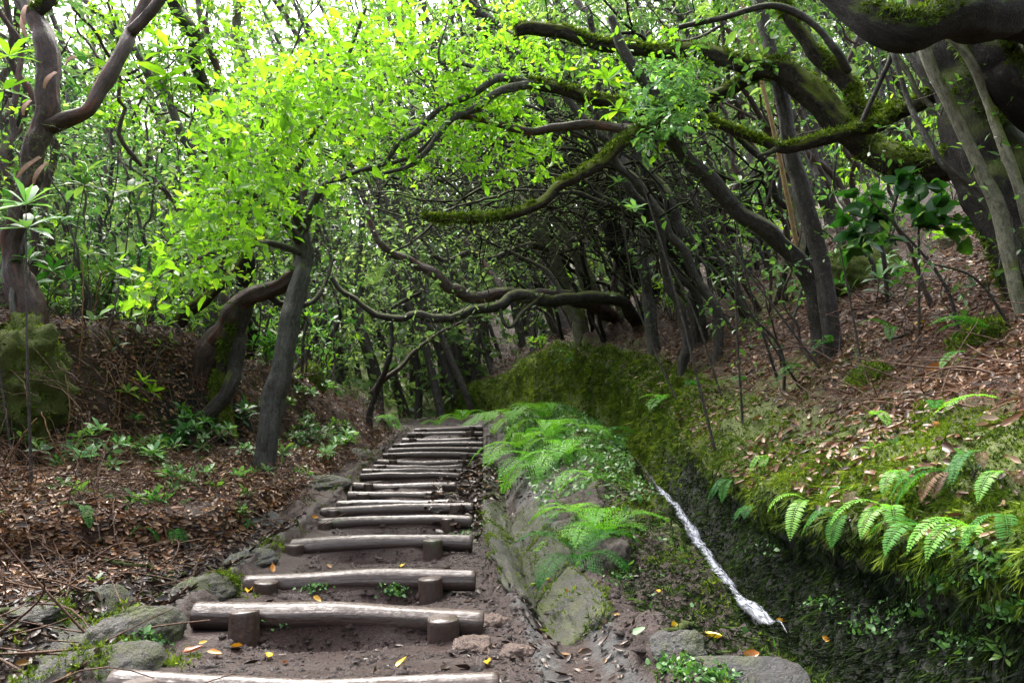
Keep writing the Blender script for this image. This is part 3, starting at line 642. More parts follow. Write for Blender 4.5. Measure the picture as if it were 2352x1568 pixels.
def sprays(tw, m, length, K=4, frac=.3, up=0.0, r=.0013):
    """side twigs of the twigs tw (B,K,3)"""
    B, Kt, _ = tw.shape
    t = rng.uniform(frac, 1, (B, m)) * (Kt - 1.001); k = t.astype(int); f = (t - k)[..., None]
    bi = np.arange(B)[:, None]
    a = tw[bi, k] * (1 - f) + tw[bi, k + 1] * f; tan = norm(tw[bi, k + 1] - tw[bi, k])
    d = norm(tan + rng.normal(0, .75, (B, m, 3)) * np.array([1, 1, .6]) + np.array([0, 0, up]))
    L = rng.uniform(.5, 1.2, (B, m, 1, 1)) * length
    s = np.linspace(0, 1, K)[None, None, :, None]
    pl_ = a[:, :, None] + d[:, :, None] * s * L + rng.normal(0, .12, (B, m, 1, 3)) * L * s ** 2 + np.array([0, 0, -.12]) * L * s ** 2
    pl_ = pl_.reshape(B * m, K, 3)
    return pl_, np.broadcast_to(np.linspace(r, r * .5, K), (B * m, K))
def foliate(geo, tw, n, size, tmpl=LEAF, frac=.15, jit=.7, flat=1.0, sz_var=.35, droop=.15, vfun=None, width=None):
    B, K, _ = tw.shape
    t = rng.uniform(frac, 1, (B, n)) * (K - 1.001); t[:, 0] = K - 1.001; k = t.astype(int); f = (t - k)[..., None]
    bi = np.arange(B)[:, None]
    p = tw[bi, k] * (1 - f) + tw[bi, k + 1] * f; tan = norm(tw[bi, k + 1] - tw[bi, k])
    side = norm(np.cross(tan, [0, 0, 1.])) * rng.choice([-1, 1], (B, n, 1))
    d = norm(tan * rng.uniform(.2, 1, (B, n, 1)) + side * rng.uniform(.1, 1.0, (B, n, 1)) + rng.normal(0, jit * .5, (B, n, 3)) + np.array([0, 0, -droop]))
    up = norm(rng.normal(0, jit * .6, (B, n, 3)) + np.array([0, 0, flat]))
    p = p.reshape(-1, 3); sz = size * np.exp(rng.normal(0, sz_var, len(p)))
    val = np.clip(rng.normal(.5, .22, len(p)) + (.35 * vnoise(p * 2.2, 77)), 0, 1)
    leaves(geo, p, d.reshape(-1, 3), up.reshape(-1, 3), sz, tmpl, val, width)
def in_poly(poly, n, yr):
    poly = np.array(poly, float); lo, hi = poly.min(0), poly.max(0); out = []
    m = 0
    while m < n:
        q = rng.uniform(lo, hi, (n * 3, 2)); ins = np.zeros(len(q), bool); j = len(poly) - 1
        for i in range(len(poly)):
            c = ((poly[i, 1] > q[:, 1]) != (poly[j, 1] > q[:, 1])) & (q[:, 0] < (poly[j, 0] - poly[i, 0]) * (q[:, 1] - poly[i, 1]) / (poly[j, 1] - poly[i, 1] + 1e-9) + poly[i, 0])
            ins ^= c; j = i
        q = q[ins]; out.append(q); m += len(q)
    q = np.concatenate(out)[:n]; Y = rng.uniform(yr[0], yr[1], n)
    a = (q[:, 0] - 1176) / F; b = (784 - q[:, 1]) / F
    d = np.stack([a, CP - b * SP, SP + b * CP], 1)
    return d * (Y / d[:, 1])[:, None]

def crown(gt, gl, mt, ml, parent, name):
    """twigs and leaves as one mesh, two materials"""
    gs = [(g, m) for g, m in ((gt, mt), (gl, ml)) if g.n]
    if not gs: return None
    V = np.concatenate([np.concatenate(g.V) for g, m in gs]); off = 0; faces = []; mi = []; A = {}
    for i, (g, m) in enumerate(gs):
        for f in g.F.values():
            f = np.concatenate(f) + off; faces.append(f); mi.append(np.full(len(f), i, np.int32))
        for k, dim in (('bk', 3), ('lv', 0)):
            a = np.concatenate(g.A[k]) if k in g.A else np.zeros((g.n, 3) if dim else g.n); A.setdefault(k, []).append(a)
        off += g.n
    if parent is not None: c = np.array(parent.location)
    else: c = V.mean(0); c[2] = V[:, 2].min()
    me = mesh_from(name, V - c, faces, True, {k: np.concatenate(a) for k, a in A.items()})
    me.polygons.foreach_set('material_index', np.concatenate(mi))
    for g, m in gs: me.materials.append(m)
    return link(name, me, None, parent, None if parent is not None else c)
class Tree:
    """a thing: trunk, limbs, twigs, foliage. Points are (u, v, depth)."""
    def __init__(s, name, label, cat, base, group=None):
        s.base = np.array(base, float); s.root = thing(name, label, cat, base, group); s.nodes, s.nr = [], []; s.tw = []; s.gt = Geo(); s.gl = Geo(); s.ntw = 0
    def limb(s, pts, r0, r1=None, mat='bark_dark', name='limb', rough=.16, sides=14, wob=.3, n=None, world=False, crook=0.0, taper=1.0, far=False):
        p = np.array(pts if world else [P(*q) for q in pts], float)
        r = np.asarray(r0, float) if np.ndim(r0) else r0 + (r1 - r0) * np.linspace(0, 1, len(p)) ** taper
        L = np.linalg.norm(np.diff(p, axis=0), axis=1).sum()
        n = n or int(np.clip(L / (.022 if np.max(r) > .05 and not far else .045), 8, 150)); sides = int(sides * 1.7) if np.max(r) > .05 and not far else sides
        e = spline(np.column_stack([p, r]), n); c, r = e[:, :3], np.maximum(e[:, 3], .002)
        o = rng.uniform(0, 90, 3); t = np.linspace(0, L, n)
        c = c + np.stack([fbm(np.stack([t * 3.5, t * 0 + o[q], t * 0], 1), 2) for q in range(3)], 1) * (r[:, None] * wob + .006 * wob) * np.minimum(1, np.linspace(0, 6, n))[:, None]
        if crook: c = c + np.stack([vnoise(np.stack([t * 1.6, t * 0 + o[q] + 7, t * 0], 1)) + .5 * vnoise(np.stack([t * 4.1, t * 0 + o[q] + 3, t * 0], 1)) for q in range(3)], 1) * crook * np.minimum(1, np.linspace(0, 5, n))[:, None]
        r = r * (1 + .13 * vnoise(np.stack([t * 5, t * 0 + o[0], t * 0], 1)))
        g = Geo(); tubes(g, c, r, sides, rough, freq=7, flute=.05 if r.max() > .08 else 0)
        if r.max() > .04 and not far:
            for _ in range(rng.integers(2, 6)):
                q = rng.integers(n // 6, n - 2); v = norm(np.cross(c[q + 1] - c[q], rng.normal(0, 1, 3)) + (c[q + 1] - c[q]) * 8); k_ = r[q] * rng.uniform(1.5, 2.6)
                tubes(g, c[q] + v * np.linspace(.3 * r[q], k_, 6)[:, None] + rng.normal(0, .06, (6, 3)) * r[q], r[q] * np.array([.62, .5, .38, .32, .3, .24]) * rng.uniform(.6, 1.1), 9, .25, freq=9)
        ob = g.obj(name, M[mat], s.root)
        if mat in ('bark_moss', 'bark_black') and r.max() > .022 and not far:
            area = float((r * L / n).sum() * 6.3); m = int(min(9000, (5200 if mat == 'bark_moss' else 3200) * area)); q = rng.integers(0, n, m); an = rng.uniform(0, 2 * np.pi, m)
            tg = norm(np.gradient(c, axis=0)); sd = norm(np.cross(tg, [.1, .1, 1.])); nn = np.cross(sd, tg); nn *= np.sign(nn[:, 2:] + 1e-6)
            off = sd[q] * np.cos(an)[:, None] + nn[q] * np.sin(an)[:, None]
            p_ = c[q] + tg[q] * rng.uniform(-.5, .5, (m, 1)) * L / n + off * r[q][:, None] * 1.03
            fz = off[:, 2] * .45 + fbm(p_ * 3.0, 3, 4) * 1.3; kp = fz > (.05 if mat == 'bark_moss' else .14); p_, off, fz = p_[kp], off[kp], fz[kp]; m = len(p_)
            if m:
                gm = Geo(); tufts(gm, p_, off, .024, 6, np.clip(rng.beta(1.3, 2.2, m) + .1, 0, 1) * (.9 if mat == 'bark_moss' else .6), .9, .35)
                link('moss', gm.mesh('moss', True, s.base), M['moss'], ob)
        s.nodes.append(c); s.nr.append(r)
        return c, r
    def twigs(s, targets, from_=None, keep=True, **kw):
        nodes = np.concatenate(s.nodes if from_ is None else [s.nodes[i] for i in from_]); nr = np.concatenate(s.nr if from_ is None else [s.nr[i] for i in from_])
        tw, R = grow(nodes, nr, np.asarray(targets), **kw); tubes(s.gt, tw, R, 4, 0, cap=False)
        if keep: s.nodes.append(tw[:, 1:].reshape(-1, 3)); s.nr.append(R[:, 1:].ravel())
        return tw
    def done(s, twig_mat='bark_twig', leaf='leaf_lime', leaf_name='foliage'):
        crown(s.gt, s.gl, M[twig_mat], M[leaf], s.root, 'crown')
def down(p, dz=.25):
    q = np.array(p, float); q[2] = gz(q[0], q[1]) - dz; return q
# ------------------------------------------------------------------ the trees one can tell apart
def W(*q): return [P(*x) for x in q]
def based(pts):
    """world polyline whose first point is pulled down into the ground"""
    w = [P(*x) for x in pts]; b = down(w[0], .18); b[:2] = w[0][:2]; 
    return [b] + (w if w[0][2] > b[2] + .25 else w[1:])

# --- bright green tree by the steps: rough grey trunk
w = based([(598, 1135, 7.7), (612, 1060, 7.7), (628, 960, 7.7), (640, 870, 7.7), (655, 790, 7.75), (672, 715, 7.8), (690, 650, 7.9), (698, 590, 8), (690, 520, 8)])
t = Tree('bright_leaved_tree', 'lime-leaved tree with straight rough grey trunk rising beside the steps', 'tree', w[0], 'trees beside the steps')
t.limb(w, .118, .078, 'bark_warts', 'trunk', .14, 22, .5, world=True, n=110)
t.limb([(693, 530, 8), (680, 440, 7.8), (700, 340, 7.5), (760, 240, 7.2), (800, 130, 7), (840, 20, 6.9)], .05, .012, 'bark_grey')
t.limb([(690, 545, 8), (735, 440, 7.8), (790, 405, 7.6), (870, 380, 7.3), (960, 350, 7.1), (1050, 250, 7)], .045, .01, 'bark_grey')
t.limb([(690, 560, 8), (640, 490, 7.3), (560, 430, 6.7), (480, 370, 6.3), (450, 300, 6.1)], .045, .01, 'bark_grey')
t.limb([(692, 535, 8), (640, 400, 7.4), (600, 290, 7.0), (620, 180, 6.8)], .04, .008, 'bark_grey')
t.limb([(690, 580, 8), (620, 560, 7.2), (530, 570, 6.6), (440, 600, 6.2), (360, 640, 6.0)], .035, .008, 'bark_grey')
c1 = in_poly([(410, 340), (470, 230), (600, 130), (800, 90), (900, 60), (960, 40), (900, 200), (880, 330), (820, 430), (760, 470), (700, 480), (640, 530), (560, 620), (460, 660), (350, 690), (300, 690), (330, 600), (420, 500), (440, 380)], 330, (5.4, 8.3))
c2 = in_poly([(430, 340), (640, 170), (760, 150), (700, 330), (640, 470), (540, 620), (400, 640), (330, 650), (430, 480)], 170, (5.4, 7.2))
tw = t.twigs(np.concatenate([c1, c2, in_poly([(640, 200), (700, 60), (820, -20), (1000, -20), (980, 140), (800, 240)], 120, (6.2, 8.2))]))
sp_, sr = sprays(tw, 3, .2); tubes(t.gt, sp_, sr, 3, 0, cap=False)
foliate(t.gl, sp_, 3, .064, flat=.5, jit=1.1); foliate(t.gl, tw, 2, .064, frac=.5, flat=.5, jit=1.1)
t.done()

# --- gnarled red-barked tree behind it
w = based([(415, 965, 8.7), (440, 890, 8.6), (480, 800, 8.5), (520, 735, 8.4), (560, 690, 8.3), (610, 660, 8.15), (660, 640, 8.1), (688, 612, 8.15), (695, 570, 8.2), (680, 510, 8.2), (700, 420, 8.3)])
t = Tree('gnarled_tree', 'gnarled red-barked tree on crooked legs over the dark hollow', 'tree', w[0], 'trees beside the steps')
t.limb(w, [.2, .17, .14, .14, .13, .1, .085, .08, .07, .06, .05, .03][-len(w):], None, 'bark_red', 'trunk', .22, 20, .5, world=True, n=100)
t.limb([(520, 1010, 8.35), (500, 930, 8.4), (512, 850, 8.45), (530, 770, 8.4), (548, 705, 8.35)], .09, .085, 'bark_moss', 'leg', .2)
t.limb([(440, 985, 8.2), (520, 900, 8.3), (540, 830, 8.4), (548, 760, 8.4), (560, 690, 8.3)], .06, .1, 'bark_dark', 'leg', .2)
t.limb([(690, 600, 8.15), (690, 540, 8.3), (640, 470, 8.6), (600, 380, 9), (620, 280, 9.2)], .05, .02, 'bark_dark')
t.limb([(600, 662, 8.15), (650, 700, 8.3), (720, 690, 8.6), (760, 600, 8.9), (740, 500, 9)], .04, .015, 'bark_dark')
tw = t.twigs(in_poly([(480, 300), (700, 250), (860, 480), (800, 700), (620, 620)], 110, (7.9, 9.6)), curl=.22)
sp_, sr = sprays(tw, 3, .2); tubes(t.gt, sp_, sr, 3, 0, cap=False)
foliate(t.gl, sp_, 4, .05, flat=.6)
t.done(leaf='leaf_mid')

# --- mossy leaning trunk left of it
w = based([(325, 840, 9), (380, 770, 8.9), (430, 720, 8.8), (480, 680, 8.7), (545, 610, 8.7), (600, 530, 8.8), (640, 420, 9), (650, 300, 9.2)])
t = Tree('leaning_tree', 'slim trunk with moss along its upper side, leaning toward the steps', 'tree', w[0], 'trees beside the steps')
t.limb(w, .08, .025, 'bark_moss', 'trunk', .16, 14, world=True)
tw = t.twigs(in_poly([(440, 200), (700, 180), (760, 420), (560, 560)], 90, (8.4, 9.8)), curl=.2)
sp_, sr = sprays(tw, 3, .22); tubes(t.gt, sp_, sr, 3, 0, cap=False); foliate(t.gl, sp_, 5, .06, flat=.6); t.done(leaf='leaf_mid')

# --- broken peeling tree at the upper left
w = based([(75, 770, 6.9), (50, 660, 6.9), (28, 590, 6.9), (45, 500, 6.85), (75, 400, 6.8), (100, 300, 6.8), (112, 220, 6.8), (108, 130, 6.8), (84, 60, 6.9), (50, -20, 7), (20, -120, 7)])
t = Tree('peeling_tree', 'stout dark tree with shredded red bark and an elbowed side branch', 'tree', w[0])
t.limb(w, [.15, .14, .12, .1, .09, .09, .09, .1, .09, .075, .07, .06][-len(w):], None, 'bark_red', 'trunk', .26, 22, .6, world=True, n=110)
t.limb([(100, 295, 6.8), (150, 275, 6.78), (205, 252, 6.78), (240, 195, 6.85), (280, 120, 6.95), (310, 55, 7.1), (345, -20, 7.2), (375, -110, 7.3)], .068, .052, 'bark_red', 'limb', .2)
t.limb([(300, 75, 7.0), (335, 40, 7.0), (375, -10, 7.0), (420, -90, 7.0)], .045, .04, 'bark_red', 'limb', .2)
t.limb([(72, 40, 6.9), (110, 0, 6.9), (120, -80, 6.9)], .06, .05, 'bark_moss')
for (u, v, a, s_) in [(128, 165, -1.9, .14), (150, 150, .4, .1), (70, 230, -1.7, .12), (92, 360, -2.2, .2), (108, 372, -1.9, .17), (50, 35, -1.2, .2), (60, 12, -1.4, .16)]:
    c = P(u, v, 6.62); k = 6; s = np.linspace(0, 1, k); 
    ctr = c + np.stack([np.cos(a) * s * s_ * 1.3, -.07 * np.sin(s * 2.2), np.sin(a) * s * s_ * 1.3], 1); wd = .012 * np.sin(np.pi * np.clip(s, .12, .93)) + .006
    pr = np.array([-np.sin(a), .2, np.cos(a)])
    V = np.concatenate([ctr + pr * wd[:, None], ctr - pr * wd[:, None]]); V = np.concatenate([V, V + np.array([0, .008, 0])])
    f = [[i, i + 1, k + i + 1, k + i] for i in range(k - 1)] + [[2 * k + i + 1, 2 * k + i, 3 * k + i, 3 * k + i + 1] for i in range(k - 1)]
    g = Geo(); g.add(V, [np.array(f)], lv=rng.uniform(.1, .9)); 
    if 'peel' not in M:
        tt_ = NT('torn_inner_bark'); gg = tt_.n('ShaderNodeNewGeometry')
        M['peel'] = tt_.surf(tt_.bsdf(Base_Color=tt_.mix(tt_.noise(gg.outputs['Position'], 45, 4), (.2, .09, .05), (.5, .3, .22)), Roughness=.7))
    g.obj('bark_strip', M['peel'], t.root)
tw = t.twigs(in_poly([(-60, 330), (60, 240), (130, 300), (140, 420), (60, 520), (-60, 560)], 40, (6.3, 6.8)), curl=.2)
sp_, sr = sprays(tw, 5, .16); tubes(t.gt, sp_, sr, 3, 0, cap=False); foliate(t.gl, sp_, 26, .02, NEEDLE, jit=1.2, flat=.2); t.done(leaf='leaf_heath')

# --- fork-stemmed trees of the upper left
def simple(name, label, pts, r0, r1, mat, leaf, polys, nt, yr, lsz, tmpl=LEAF, n=5, m=3, spl=.24, cat='tree', group=None, extra=(), rough=.14, leafn=None, curl=.18, base=True):
    w = based(pts) if base else W(*pts)
    t = Tree(name, label, cat, w[0], group)
    t.limb(w, r0, r1, mat, 'trunk', rough, 14, world=True, crook=.09, far=True)
    for (pp, a, b, mm) in extra: t.limb(pp, a, b, mm, far=True)
    if nt:
        tw = t.twigs(in_poly(polys, nt, yr), curl=curl); sp_, sr = sprays(tw, m, spl); tubes(t.gt, sp_, sr, 3, 0, cap=False)
        foliate(t.gl, sp_, n, lsz, tmpl, flat=.6, jit=.9)
    t.done(leaf=leaf); return t
simple('forest_tree', 'straight near-black trunk rising behind the lime crown toward the white sky', [(570, 720, 10.5), (545, 480, 10.5), (500, 300, 10.5), (470, 215, 10.5), (440, 130, 10.5), (412, 50, 10.5), (385, -50, 10.5), (350, -160, 10.5)], .1, .085, 'bark_black', 'leaf_mid',
       [(300, -60), (560, -60), (560, 260), (350, 260)], 60, (9.5, 11.5), .07, extra=[([(445, 140, 10.5), (470, 60, 10.6), (490, -60, 10.7)], .035, .02, 'bark_red')])
simple('forest_tree', 'thin dark trunk bent like a bow across the pale upper corner', [(480, 620, 10), (455, 420, 10), (410, 275, 10), (370, 190, 10), (320, 110, 10), (250, 48, 10), (180, -20, 10)], .07, .04, 'bark_grey', 'leaf_lime',
       [(150, -40), (420, -60), (420, 330), (230, 300)], 90, (9, 11), .075)
simple('forest_tree', 'pale hazy trunk standing alone against the white sky', [(600, 520, 16), (575, 260, 16), (560, 170, 16), (548, 105, 16), (540, 40, 16), (552, -40, 16)], .14, .09, 'bark_pale', 'leaf_far',
       [(520, -60), (760, -60), (800, 200), (560, 260)], 50, (15, 17), .1, QUAD)
simple('forest_tree', 'red-brown twin-forked stem beside the near-black straight trunk', [(520, 700, 9.8), (510, 420, 9.8), (488, 270, 9.8), (495, 160, 9.8), (470, 60, 9.8), (455, -60, 9.8)], .05, .035, 'bark_red', 'leaf_lime',
       [(420, -40), (640, -60), (600, 240), (430, 280)], 70, (9, 10.8), .07)

# --- the canopy tree of the right: dark slender stem arching left with its mossy boughs
b0, _ = hit(1888, 815); Yb = b0[1]
w = [b0 + np.array([.02, 0, -.2]), P(1882, 725, Yb), P(1850, 620, Yb - .05), P(1780, 545, Yb - .1), P(1700, 490, Yb - .2), P(1625, 405, Yb - .3), P(1565, 345, Yb - .4), P(1532, 285, Yb - .5), P(1500, 215, Yb - .5), P(1440, 130, Yb - .5), P(1400, 40, Yb - .5)]
t = Tree('arching_tree', 'dark stem arching from the slope, carrying a mossy broken branch over the steps', 'tree', w[0])
t.limb(w, .095, .035, 'bark_dark', 'trunk', .12, 16, world=True)
t.limb([(1532, 285, Yb - .5), (1474, 298, Yb - .6), (1430, 325, Yb - .65), (1380, 371, Yb - .7), (1330, 404, Yb - .75), (1280, 432, Yb - .8), (1247, 466, Yb - .8), (1197, 487, Yb - .8), (1147, 496, Yb - .8), (1081, 500, Yb - .8), (1014, 503, Yb - .8), (970, 495, Yb - .8)], .055, .026, 'bark_moss', 'limb', .22)
t.limb([(1530, 290, Yb - .4), (1430, 296, Yb - .1), (1347, 287, Yb), (1280, 293, Yb), (1230, 303, Yb), (1180, 296, Yb), (1130, 281, Yb), (1081, 270, Yb), (1014, 264, Yb)], .045, .025, 'bark_red', 'limb', .16)
tw = t.twigs(in_poly([(1440, 170), (1560, 130), (1620, 230), (1560, 330), (1470, 330)], 70, (Yb - 1.2, Yb - .2)))
sp_, sr = sprays(tw, 4, .14); tubes(t.gt, sp_, sr, 3, 0, cap=False); foliate(t.gl, sp_, 6, .045, flat=.8)
t.done(leaf='leaf_blue')
b0, _ = hit(1915, 815); Yb = b0[1]
w = [b0 + np.array([0, 0, -.2]), P(1905, 725, Yb), P(1888, 600, Yb), P(1860, 500, Yb), P(1830, 400, Yb), P(1805, 290, Yb), P(1785, 180, Yb), P(1750, 30, Yb), P(1720, -120, Yb)]
t = Tree('slender_tree', 'tall slender dark stem standing upright beside the arching one', 'tree', w[0])
t.limb(w, .08, .05, 'bark_dark', 'trunk', .1, 14, world=True)
tw = t.twigs(in_poly([(1560, -60), (1780, -60), (1790, 160), (1600, 240)], 50, (Yb - .8, Yb + .3))); sp_, sr = sprays(tw, 3, .16); tubes(t.gt, sp_, sr, 3, 0, cap=False); foliate(t.gl, sp_, 6, .055, flat=.8); t.done(leaf='leaf_mid')
b0, _ = hit(1880, 800)
t = Tree('dead_cane', 'long tan dead cane leaning between the dark stems', 'cane', b0)
t.limb([b0 - np.array([0, 0, .1]), P(1865, 700, b0[1]), P(1822, 520, b0[1]), P(1790, 360, b0[1]), P(1745, 170, b0[1]), P(1698, -20, b0[1])], .026, .02, 'cane', 'stem', .06, 10, .3, world=True); t.done()
simple('slender_tree', 'thin grey lichen-covered stem just behind the tan cane', [(1870, 640, 8.7), (1840, 470, 8.7), (1815, 330, 8.7), (1804, 200, 8.7), (1798, 60, 8.7), (1790, -60, 8.7)], .034, .024, 'bark_pale', 'leaf_mid', [(1640, -40), (1900, -40), (1900, 230), (1700, 300)], 60, (7.8, 9.4), .06)

# --- giant mossy tree at the upper right
t = Tree('giant_mossy_tree', 'massive black mossy tree whose boughs fill the upper corner above the slope', 'tree', P(2500, 900, 4.7))
t.limb([(2520, 1000, 4.6), (2420, 660, 4.7), (2330, 455, 4.85), (2255, 320, 4.95), (2205, 190, 5.05), (2170, 60, 5.15), (2130, -120, 5.3)], .27, .16, 'bark_black', 'trunk', .1, 26, .12)
t.limb([(2440, 60, 4.6), (2300, 28, 4.0), (2200, 34, 3.8), (2133, 56, 3.75), (2066, 68, 3.75), (1998, 46, 3.8), (1920, -8, 3.9), (1850, -70, 4)], .14, .055, 'bark_black', 'limb', .22, 20)
t.limb([(2470, 330, 4.7), (2350, 230, 4.5), (2300, 150, 4.5), (2240, 80, 4.6), (2190, 20, 4.7)], .12, .1, 'bark_black', 'limb', .25, 18)
t.limb([(2345, 108, 4.8), (2233, 152, 5.0), (2166, 202, 5.2), (2116, 236, 5.3), (2059, 259, 5.4), (2025, 284, 5.4), (1965, 300, 5.4), (1898, 319, 5.4), (1830, 336, 5.4), (1790, 339, 5.4), (1750, 322, 5.4), (1696, 308, 5.4), (1646, 286, 5.4), (1628, 268, 5.4)], .065, .022, 'bark_moss', 'limb', .2, 14)
t.limb([(1790, 339, 5.4), (1765, 352, 5.35), (1740, 357, 5.3)], .024, .008, 'bark_dark', 'limb')
t.limb([(2350, 470, 5.0), (2267, 392, 5.4), (2217, 366, 5.8), (2133, 380, 6.0), (2049, 370, 6.1), (1982, 331, 6.2), (1948, 293, 6.2), (1898, 249, 6.25), (1847, 203, 6.3), (1797, 166, 6.3), (1696, 150, 6.4), (1612, 118, 6.5), (1513, 116, 6.5), (1447, 108, 6.5), (1397, 102, 6.5), (1347, 93, 6.5), (1300, 78, 6.5), (1254, 70, 6.5), (1214, 62, 6.5), (1185, 70, 6.5)],
       [.11, .11, .1, .115, .115, .11, .11, .11, .1, .09, .07, .06, .055, .055, .055, .05, .05, .05, .05, .045], None, 'bark_moss', 'limb', .22, 18)
t.limb([(2059, 257, 5.45), (2032, 263, 5.6), (1975, 250, 5.7), (1958, 208, 5.75), (1924, 168, 5.75), (1874, 128, 5.75), (1847, 87, 5.75), (1814, 44, 5.75), (1790, -10, 5.75), (1770, -80, 5.75)], .065, .045, 'bark_moss', 'limb', .22, 14)
t.limb([(1948, 165, 5.7), (1924, 121, 5.6), (1881, 67, 5.6), (1824, 27, 5.6), (1760, 15, 5.6), (1660, 40, 5.7), (1560, 62, 5.8)], .03, .02, 'bark_dark')
t.limb([(1740, 160, 6.4), (1680, 205, 6.6), (1600, 232, 6.7), (1500, 250, 6.8), (1430, 240, 6.8), (1380, 230, 6.8), (1314, 213, 6.8), (1264, 200, 6.8), (1214, 190, 6.8)], .06, .05, 'bark_moss', 'limb', .22)
t.limb([(1214, 190, 6.8), (1147, 180, 6.8), (1097, 210, 6.8), (1031, 240, 6.8), (994, 263, 6.8), (957, 300, 6.8), (914, 330, 6.8), (891, 366, 6.85), (874, 380, 6.9), (814, 396, 6.95), (781, 416, 7)], .036, .014, 'bark_grey', 'limb')
t.limb([(1230, 193, 6.78), (1147, 208, 6.7), (1097, 246, 6.7), (1041, 270, 6.7), (1014, 300, 6.7), (987, 340, 6.7), (957, 370, 6.7), (931, 386, 6.7), (881, 398, 6.7)], .038, .015, 'bark_grey', 'limb')
t.limb([(1147, 180, 6.8), (1081, 153, 6.8), (1041, 143, 6.8), (1014, 147, 6.8), (1007, 127, 6.8), (1011, 100, 6.8), (1030, 40, 6.8)], .02, .006, 'bark_grey', 'limb')
t.limb([(1970, 305, 5.4), (2020, 190, 5.3), (2050, 110, 5.2), (2040, 20, 5.1)], .02, .015, 'bark_dark')
tw = t.twigs(in_poly([(860, 120), (1000, 30), (1180, 10), (1290, 140), (1220, 240), (1290, 330), (1290, 400), (1150, 430), (1040, 380), (930, 420), (850, 330)], 320, (6.5, 7.6)), from_=[8, 9, 10, 11])
sp_, sr = sprays(tw, 3, .17); tubes(t.gt, sp_, sr, 3, 0, cap=False); foliate(t.gl, sp_, 6, .05, flat=.8, jit=.9)
hi = rng.uniform(0, 1, (190, 3)) * np.array([5.5, 7.5, 2.4]) + np.array([.9, -.5, 2.2]); hi = hi[hi[:, 2] > .5 * hi[:, 1] + .85]  # crown carried on overhead out of frame, added to shade the right bank
t.limb([P(2170, 60, 5.15), np.array([2.3, 4.0, 3.2]), np.array([2.0, 2.4, 3.7]), np.array([1.6, .8, 3.9])], .12, .04, 'bark_black', 'limb', world=True)
t.limb([P(2150, 0, 5.2), np.array([3.3, 4.4, 3.6]), np.array([4.2, 3.2, 3.9]), np.array([5, 1.8, 4.1])], .12, .04, 'bark_black', 'limb', world=True)
tw = t.twigs(hi, from_=[len(t.nodes) - 1, len(t.nodes) - 2]); sp_, sr = sprays(tw, 4, .35); foliate(t.gl, sp_, 6, .13, QUAD)
g2 = Geo(); tw = t.twigs(in_poly([(1250, 130), (1560, 60), (1650, 200), (1560, 300), (1400, 300)], 90, (6.2, 7.2)), keep=False); sp_, sr = sprays(tw, 2, .17); tubes(t.gt, sp_, sr, 3, 0, cap=False); foliate(t.gl, sp_, 4, .05, flat=.8)
t.done()


for lab, pts, a, b in [('lichen-flecked sapling stem crossing in front of the giant tree, nearest to its trunk', [(2440, 700, 4.4), (2352, 470, 4.4), (2300, 319, 4.45), (2267, 228, 4.5), (2227, 141, 4.5), (2176, 77, 4.5), (2120, -40, 4.5)], .03, .02),
                       ('thickest lichen-flecked sapling stem leaning in front of the giant tree', [(2380, 900, 4.5), (2345, 700, 4.5), (2300, 504, 4.5), (2250, 386, 4.5), (2217, 319, 4.5), (2176, 235, 4.5), (2146, 168, 4.5), (2116, 80, 4.5), (2080, -60, 4.5)], .045, .03),
                       ('thin dark sapling stem crossing behind the two lichen-flecked ones', [(2340, 560, 5.2), (2250, 396, 5.2), (2200, 309, 5.2), (2149, 252, 5.2), (2106, 208, 5.2), (2086, 168, 5.2), (2039, 100, 5.2), (1990, 0, 5.2)], .026, .016),
                       ('grey sapling stem bending lowest across the big mossy bough', [(2400, 720, 4.6), (2330, 560, 4.6), (2250, 447, 4.6), (2200, 407, 4.6), (2160, 370, 4.6), (2116, 292, 4.65), (2086, 228, 4.7), (2050, 120, 4.7)], .028, .016)]:
    w = based(pts); t = Tree('sapling', lab, 'sapling', w[0], 'saplings in front of the giant tree'); t.limb(w, a, b, 'bark_pale' if 'lichen' in lab else 'bark_grey', 'stem', .18, 10, world=True)
    tw = t.twigs(t.nodes[0][rng.integers(len(t.nodes[0]) // 3, len(t.nodes[0]), 9)] + rng.normal(0, .16, (9, 3))); foliate(t.gl, tw, 3, .05); t.done(leaf='leaf_mid')

# --- pale twin trunk on the moss wall and the arching trees over the far steps
b0, _ = hit(1335, 815)
b0 = P(1345, 800, 12.9); b0[2] = gz(b0[0], 12.9)
Yb = b0[1]
w = [b0 - np.array([0, 0, .3]), P(1330, 735, Yb), P(1300, 680, Yb), P(1283, 620, Yb - .1), P(1262, 572, Yb - .2), P(1225, 510, Yb - .3), P(1180, 420, Yb - .3), P(1120, 330, Yb - .3)]
t = Tree('twin_trunk_tree', 'pale mossy twin-trunked tree rooted on the lip of the moss wall', 'tree', w[0])
t.limb(w, [.17, .13, .12, .11, .1, .07, .05, .03], None, 'bark_pale', 'trunk', .14, 18, world=True)
t.limb([(1400, 785, Yb + .3), (1385, 720, Yb + .3), (1350, 650, Yb + .2), (1325, 592, Yb + .1), (1300, 540, Yb), (1245, 455, Yb), (1200, 340, Yb)], .15, .05, 'bark_pale', 'trunk', .14, 16)
t.limb([(1318, 740, Yb + .5), (1292, 650, Yb + .5), (1275, 580, Yb + .5), (1240, 500, Yb + .5)], .07, .04, 'bark_pale')
t.limb([(1262, 572, Yb - .2), (1214, 565, Yb - .6), (1164, 582, Yb - .8), (1120, 595, Yb - .9), (1081, 579, Yb - 1), (1031, 599, Yb - 1), (997, 585, Yb - 1), (977, 559, Yb - 1), (947, 522, Yb - 1), (930, 470, Yb - 1)], .06, .022, 'bark_dark')
